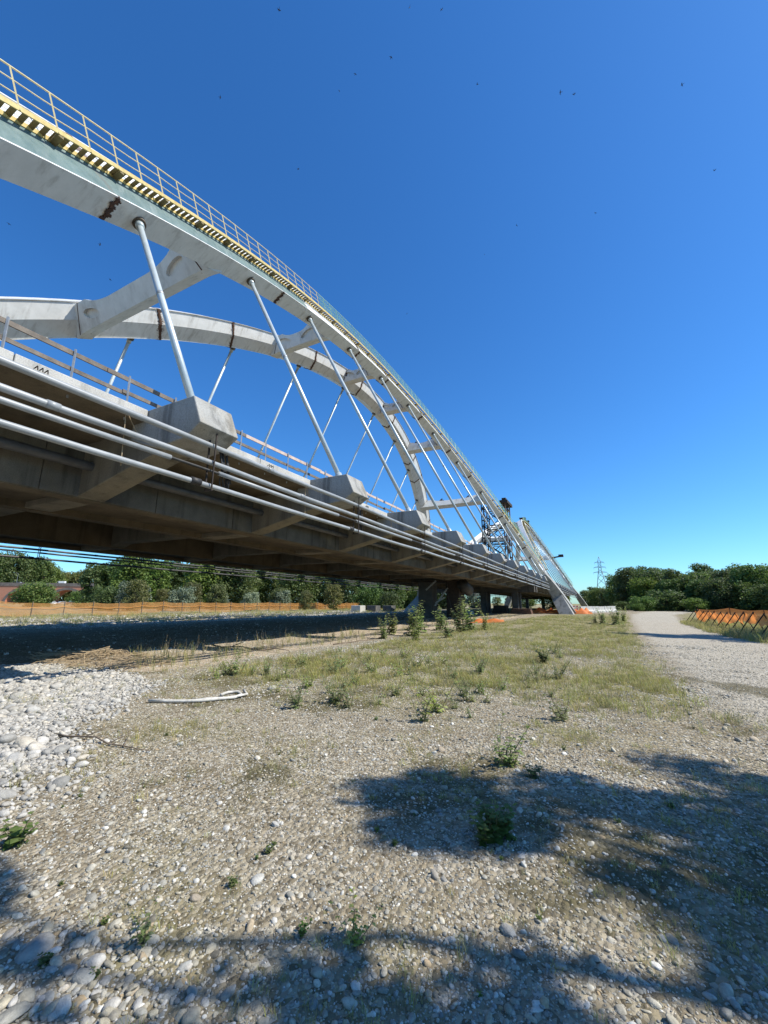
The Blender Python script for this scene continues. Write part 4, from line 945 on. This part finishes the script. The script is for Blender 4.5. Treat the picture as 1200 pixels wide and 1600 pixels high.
# ------------------------------------------------------------------ things lying about
h0 = [G(u, v) for u, v in [(232, 1098), (262, 1099), (290, 1099), (318, 1098), (345, 1095), (366, 1093), (377, 1089), (372, 1084), (356, 1085), (345, 1089)]]
mb = MB(); mb.path([p+Vector((0, 0, .035)) for p in h0], .026, 8); mb.path([p+Vector((.03, .10, .03+.02*(i % 2))) for i, p in enumerate(h0[2:8])], .022, 8)
tag(mb.build("hose", M['hose'], None, True), "white plastic hose folded back in a loop on the gravel", "hose")
pile = empty("brush_pile", G(160, 1030)); tag(pile, "low heap of dry brown twigs and straw at the shade's edge", "brush pile")
mb = MB()
for i in range(420):
    a = rnd.uniform(0, 6.28); q = rnd.random()**.6*1.7; x, y = math.cos(a)*q*1.5, math.sin(a)*q*.7; z = .24*math.exp(-(q/1.0)**2)*rnd.uniform(.4, 1.1); w = rnd.uniform(0, 3.14); L = rnd.uniform(.25, .8); d = Vector((math.cos(w), math.sin(w), rnd.gauss(0, .16)))*L*.5
    mb.bar(Vector((x, y, z+.02))-d, Vector((x, y, z+.02))+d, .012)
mb.build("twigs", M['straw'], pile)["kind"] = "stuff"
for u0, v0, u1, v1, r_, lab in [(88, 1152, 235, 1176, .012, "thin dead branch lying beside the pale cobbles"), (330, 1012, 450, 1022, .03, "dark dead branch on the sandy edge before the shade"), (520, 1008, 610, 996, .02, "bent dead branch beside the saplings"), (48, 1478, 82, 1435, .006, "pale broken twig on the stones"), (645, 1062, 690, 1078, .01, "curved dry twig in the grassy gravel")]:
    a, b = G(u0, v0), G(u1, v1); br = MB(); r = random.Random(int(u0)); pts = []
    for i in range(8): t = i/7; p = a.lerp(b, t); p.z = hgt(p.x, p.y)+r_+abs(r.gauss(0, .02))*(r_/.012); p.x += r.gauss(0, .01); p.y += r.gauss(0, .02); pts.append(p)
    br.path(pts, [r_*(1-.6*i/7) for i in range(8)], 6)
    for i in (2, 4, 5): br.path([pts[i], pts[i]+Vector((r.uniform(-.2, .2), r.uniform(.05, .3), r.uniform(.0, .1)))*(r_/.012)], [r_*.6, r_*.2], 5)
    tag(br.build("dead_branch", M['straw'] if r_ < .008 else M['wood'], None, True), lab, "branch")
# concrete barriers, barrier boards and netting scraps at the foot of the arch
for i in range(6):
    p = Vector((-3.2+i*1.05*.9, 84+i*1.6, 0)); mb = MB(); mb.prism([(-.4, -.05), (.4, -.05), (.4, .25), (.16, .5), (.12, 1.1), (-.12, 1.1), (-.16, .5), (-.4, .25)], -.98, .98)
    o = mb.build("concrete_barrier", M['conc_edge']); o.location = (p.x, p.y, hgt(p.x, p.y)); o.rotation_euler.z = -.5; bevel(o, .03); tag(o, "pale concrete barrier in the row beyond the arch foot", "barrier", "concrete barriers beyond the arch foot")
M['redw'] = simple("red_paint", (.45, .08, .05), (.55, .12, .07), 3, .5)
for x, y in ((-4.3, 75.2),):
    b = empty("barrier_boards", (x, y, 0)); tag(b, "small white barrier with red stripes at the arch foot", "barrier")
    for zz in (.35, .75, 1.15):
        mb = MB(); mb.box((-.7, -.03, zz-.1), (.7, .03, zz+.1)); mb.build("board", M['white'], b)
        mb = MB()
        for q in (-.45, .05, .5): mb.box((q-.11, -.034, zz-.098), (q+.11, -.031, zz+.098))
        mb.build("stripe", M['redw'], b)
    for q in (-.6, .6): mb = MB(); mb.bar((q, .05, -.1), (q, .05, 1.35), .06); mb.build("post", M['galv'], b)
def crumple(name, cx_, cy_, L, W, h, label, seed, rz):
    r = random.Random(seed)
    def fn(u, v):
        x, y = (u-.5)*L, (v-.5)*W; c, s_ = math.cos(rz), math.sin(rz); X, Y = cx_+x*c-y*s_, cy_+x*s_+y*c
        return Vector((X, Y, hgt(X, Y)+.03+h*max(0, mnoise.noise(Vector((x*1.1, y*1.6, seed)))+.35)*math.sin(math.pi*min(1, max(0, v)))**.5)), u*L, v*W
    return tag(net(name, M['orange'], 50, 16, fn), label, "netting")
crumple("netting_heap", -6.2, 74.0, 9.0, 2.4, 1.3, "crumpled orange netting heaped round the arch foot", 3, .3)
crumple("netting_heap", -8.3, 33.5, 2.6, .8, .45, "scrap of orange netting in the grass before the support tower", 5, .4)
# equipment under the far end of the deck
for i, (x, y, sx, sz, mt, lab) in enumerate([(-11, 66, 3.0, .8, 'brown_steel', "rust-brown steel beam stack under the far end of the deck"), (-15, 70, 2.4, 1.3, 'darksteel', "dark site container under the far end of the deck"), (-19, 62, 3.2, .5, 'conc_edge', "pale concrete slab stack in the distance under the deck")]):
    t = empty("site_stack", (x, y, hgt(x, y))); tag(t, lab, "stack")
    for q in range(3): mb = MB(); mb.box((-sx/2+.1*q, -.8, sz*q/3-.03*(q == 0)), (sx/2-.05*q, .8, sz*(q+1)/3-.01)); bevel(mb.build("layer", M[mt], t), .03)
for i in range(3):
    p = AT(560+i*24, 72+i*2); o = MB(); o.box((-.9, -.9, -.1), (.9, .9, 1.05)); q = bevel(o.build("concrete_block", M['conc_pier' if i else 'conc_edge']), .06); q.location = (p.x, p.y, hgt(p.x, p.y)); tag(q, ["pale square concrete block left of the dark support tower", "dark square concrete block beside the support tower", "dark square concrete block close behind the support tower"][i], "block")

# ------------------------------------------------------------------ pylon, viaduct, vehicles, birds
py_ = empty("lattice_pylon", (.5, 350, 0)); tag(py_, "tall grey lattice power pylon with three crossarms beyond the bridge end", "pylon")
zt = 36.5
def half_w(z): return 4.6*(1-z/30)+.55 if z < 27 else .97
for a, b in ((1, 1), (-1, 1), (1, -1), (-1, -1)):
    mb = MB(); hs = [0, 9, 18, 27, 33]
    for z0, z1 in zip(hs, hs[1:]): mb.bar((a*half_w(z0), b*half_w(z0), z0-.3*(z0 == 0)), (a*half_w(z1), b*half_w(z1), z1), .28)
    mb.bar((a*half_w(33), b*half_w(33), 33), (0, 0, zt), .22); mb.build("leg", M['pylon'], py_)
mb = MB(); z = 0.0
while z < 32:
    w = half_w(z)*1.5+.9; z1 = min(33, z+w)
    for p, q in (((1, 1), (-1, 1)), ((-1, 1), (-1, -1)), ((-1, -1), (1, -1)), ((1, -1), (1, 1))):
        mb.bar((p[0]*half_w(z), p[1]*half_w(z), z), (q[0]*half_w(z1), q[1]*half_w(z1), z1), .13); mb.bar((q[0]*half_w(z), q[1]*half_w(z), z), (p[0]*half_w(z1), p[1]*half_w(z1), z1), .13)
    z = z1
mb.build("lattice_bracing", M['pylon'], py_)
for z, w in ((24.5, 4.6), (28.3, 4.0), (32, 3.2)):
    mb = MB()
    for s_ in (-1, 1):
        for b in (-.8, .8): mb.bar((0, b, z), (s_*w, 0, z+.1), .2); mb.bar((0, b, z+1.3), (s_*w, 0, z+.1), .16)
        mb.bar((s_*w, 0, z+.1), (s_*w, 0, z-1.2), .14)
    mb.build("crossarm", M['pylon'], py_)

def brick_mat():
    m = N("brick_red"); t = m.n("TexBrick"); t.inputs["Scale"].default_value = 2.2; m.l(m.co(scale=(1, 1, 1)), t.inputs["Vector"])
    t.inputs["Color1"].default_value = (.44, .12, .055, 1); t.inputs["Color2"].default_value = (.54, .18, .09, 1); t.inputs["Mortar"].default_value = (.40, .24, .17, 1)
    return m.done(m.mix(.5, t.outputs[0], m.ramp(m.noise(.4, 5), [(.3, (.36, .10, .045)), (.7, (.54, .19, .10))])), .9)
M['brick'] = brick_mat(); M['via_dark'] = simple("dark_brown_render", (.10, .085, .075), (.19, .16, .14), .6, .9, 0, .3)  # even dark tone for the arch rings, cornice and parapets
va = AT(-70, 345); vb = AT(190, 300); vd = (vb-va); VL = vd.length; vrz = math.atan2(vd.y, vd.x)
vi = empty("road_viaduct", (va.x, va.y, 0), vrz); tag(vi, "low brick arched road viaduct with dark parapet behind the river bed", "viaduct")
def top_at(u, v, d): r = ray(u, v); return HC+r[2]/math.hypot(r[0], r[1])*d
ZT = top_at(70, 911, 322); pitch = 23.0; Rr_ = 9.3; nA = int(VL/pitch)+1; VW = 9.0; RISE = ZT-4.6
for i in range(nA):                                        # each bay: spandrel wall with an arch opening
    x0 = i*pitch; arcp = [(x0+pitch/2+Rr_*math.cos(a), .6+RISE*math.sin(a)) for a in [math.pi*k/14 for k in range(15)]]
    prof = [(x0, -.5), (x0, ZT-1.9), (x0+pitch-.01, ZT-1.9), (x0+pitch-.01, -.5), (x0+pitch/2+Rr_, -.5)]+arcp+[(x0+pitch/2-Rr_, -.5)]
    bm = bmesh.new(); f0 = []
    for yy in (0, VW):
        vs_ = [bm.verts.new((x, yy, z)) for x, z in prof]; f0.append(vs_); ed = [bm.edges.new((vs_[k], vs_[(k+1) % len(vs_)])) for k in range(len(vs_))]; bmesh.ops.triangle_fill(bm, edges=ed, use_beauty=True)
    for k in range(len(prof)): bm.faces.new((f0[0][k], f0[0][(k+1) % len(prof)], f0[1][(k+1) % len(prof)], f0[1][k]))
    bmesh.ops.recalc_face_normals(bm, faces=bm.faces); me = bpy.data.meshes.new("arch_bay"); bm.to_mesh(me); bm.free(); me.materials.append(M['brick']); child(vi, "arch_bay", me)
    mb = MB(); xs = [(x0+pitch/2+(Rr_+d_)*math.cos(a), .6+(RISE+d_)*math.sin(a)) for d_ in (0.0, 1.3) for a in ([math.pi*k/14 for k in range(15)] if d_ == 0 else [math.pi*k/14 for k in range(14, -1, -1)])]
    mb.prism(xs, -.3, .02); mb.build("arch_ring", M['via_dark'], vi)
mb = MB(); mb.box((-.3, -.25, ZT-1.95), (nA*pitch+.3, VW+.25, ZT-1.1)); mb.build("cornice", M['via_dark'], vi)
for yy in (-.1, VW-.2): mb = MB(); mb.box((-.3, yy, ZT-1.12), (nA*pitch+.3, yy+.4, ZT)); mb.build("parapet", M['via_dark'], vi)
M['glass'] = simple("dark_glass", (.02, .025, .03), (.04, .045, .05), 1, .1)
def vehicle(name, loc, rz, L, H, van, mat, label, cat, group=None):
    v = empty(name, loc, rz); tag(v, label, cat, group); w = .85
    body = [(-L/2, .32), (L/2, .32), (L/2, .85), (L/2-.25, 1.0), (L/2-.95, 1.05), (L/2-1.55, H), (-L/2+.08, H), (-L/2, H-.25)] if van else [(-L/2, .3), (L/2, .3), (L/2, .72), (L/2-.9, .9), (L/2-1.6, H), (-L/2+1.0, H), (-L/2+.25, .95), (-L/2, .85)]
    mb = MB(); mb.prism(body, -w, w); bevel(mb.build("body", mat, v), .06)
    gl = [(L/2-1.05, 1.12), (L/2-1.55, H-.1), (L/2-2.1, H-.1), (L/2-2.1, 1.12)] if van else [(L/2-1.1, .94), (L/2-1.65, H-.08), (-L/2+1.05, H-.08), (-L/2+.5, .98)]
    for s_ in (-1, 1): mb = MB(); mb.prism(gl, s_*w-.012, s_*w+.012); mb.build("side_window", M['glass'], v)
    for x in (-L/2+.75, L/2-.8):
        for s_ in (-1, 1): mb = MB(); mb.tube((x, s_*w-.1, .32), (x, s_*w+.1, .32), .32, 14); wh = mb.build("wheel", M['black'], v); mb = MB(); mb.tube((x, s_*w-.11, .32), (x, s_*w+.11, .32), .18, 10); mb.build("rim", M['galv'], wh)
def on_via(t, yy, zz=0): p = Vector((math.cos(vrz)*t-math.sin(vrz)*yy, math.sin(vrz)*t+math.cos(vrz)*yy, zz)); return Vector((va.x, va.y, 0))+p
vehicle("van", on_via(VL*.585, 2.0, ZT-1.1), vrz+math.pi, 5.4, 2.3, True, M['white'], "white van driving along the viaduct", "van")
vehicle("car", on_via(VL*.33, 2.0, ZT-1.1), vrz+math.pi, 4.2, 1.5, False, M['galv'], "silver car on the viaduct behind the white van", "car")
M['carblue'] = simple("car_paint_dark", (.03, .04, .06), (.05, .06, .09), 1, .2)
for i, (u, mt) in enumerate([(82, 'white'), (98, 'galv'), (112, 'carblue'), (127, 'galv'), (141, 'carblue')]):
    p = AT(u, 235); vehicle("car", (p.x, p.y, hgt(p.x, p.y)), vrz+rnd.uniform(-.3, .3)+1.2, 4.2, 1.45, False, M[mt], ["white car parked below the viaduct, end of the row", "silver car parked beside the white one below the viaduct", "dark car parked between two silver cars", "silver car parked between two dark cars", "dark car parked at the trees' end of the row"][i], "car", "cars parked below the viaduct")
lp = empty("lamp_post", on_via(VL*.27, VW-.6, ZT-1.1), vrz); tag(lp, "slim lamp post on the viaduct road", "lamp post")
mb = MB(); mb.tube((0, 0, 0), (0, 0, 7), .09, 8, .05); mb.build("pole", M['galv'], lp); mb = MB(); mb.bar((0, 0, 6.95), (0, -1.4, 7.2), .08); mb.box((-.12, -1.9, 7.15), (.12, -1.3, 7.28)); mb.build("lamp_head", M['galv'], lp)

def bird_mesh(k):
    r = random.Random(k); mb = MB(); mb.path([(0, -.085, 0), (0, -.05, .004), (0, .02, .006), (0, .07, .002), (0, .10, 0)], [.006, .018, .022, .014, .004], 7)
    up = r.uniform(-.25, .5)
    for s_ in (-1, 1): mb.add([(0, .035, .012), (s_*.07, .05, .02+up*.05), (s_*.17, -.035, .02+up*.13), (s_*.07, -.004, .018+up*.05), (0, -.02, .012)], [(0, 1, 3, 4), (1, 2, 3)])
    mb.add([(0, -.07, 0), (.03, -.15, 0), (0, -.11, 0), (-.03, -.15, 0)], [(0, 1, 2), (0, 2, 3)]); return mb.mesh("bird", [M['bird']], False, False)
BM_ = [bird_mesh(k) for k in range(4)]
for u, v in [(436, 15), (344, 152), (555, 116), (530, 142), (611, 90), (746, 132), (876, 144), (897, 147), (466, 264), (1117, 266), (807, 352), (757, 398), (172, 437), (156, 382), (636, 490), (14, 350), (1066, 132), (690, 15), (930, 333), (640, 12)]:
    r = ray(u, v); r = r/np.linalg.norm(r)*rnd.uniform(26, 34); o = bpy.data.objects.new("swallow", rnd.choice(BM_)); link(o); o.location = (r[0], r[1], r[2]+HC); o.scale = (.62,)*3; o.rotation_euler = (rnd.gauss(0, .4), rnd.gauss(0, .6), rnd.uniform(0, 6.28)); tag(o, "small dark swallow flying in the open sky", "bird", "swallows in the sky")
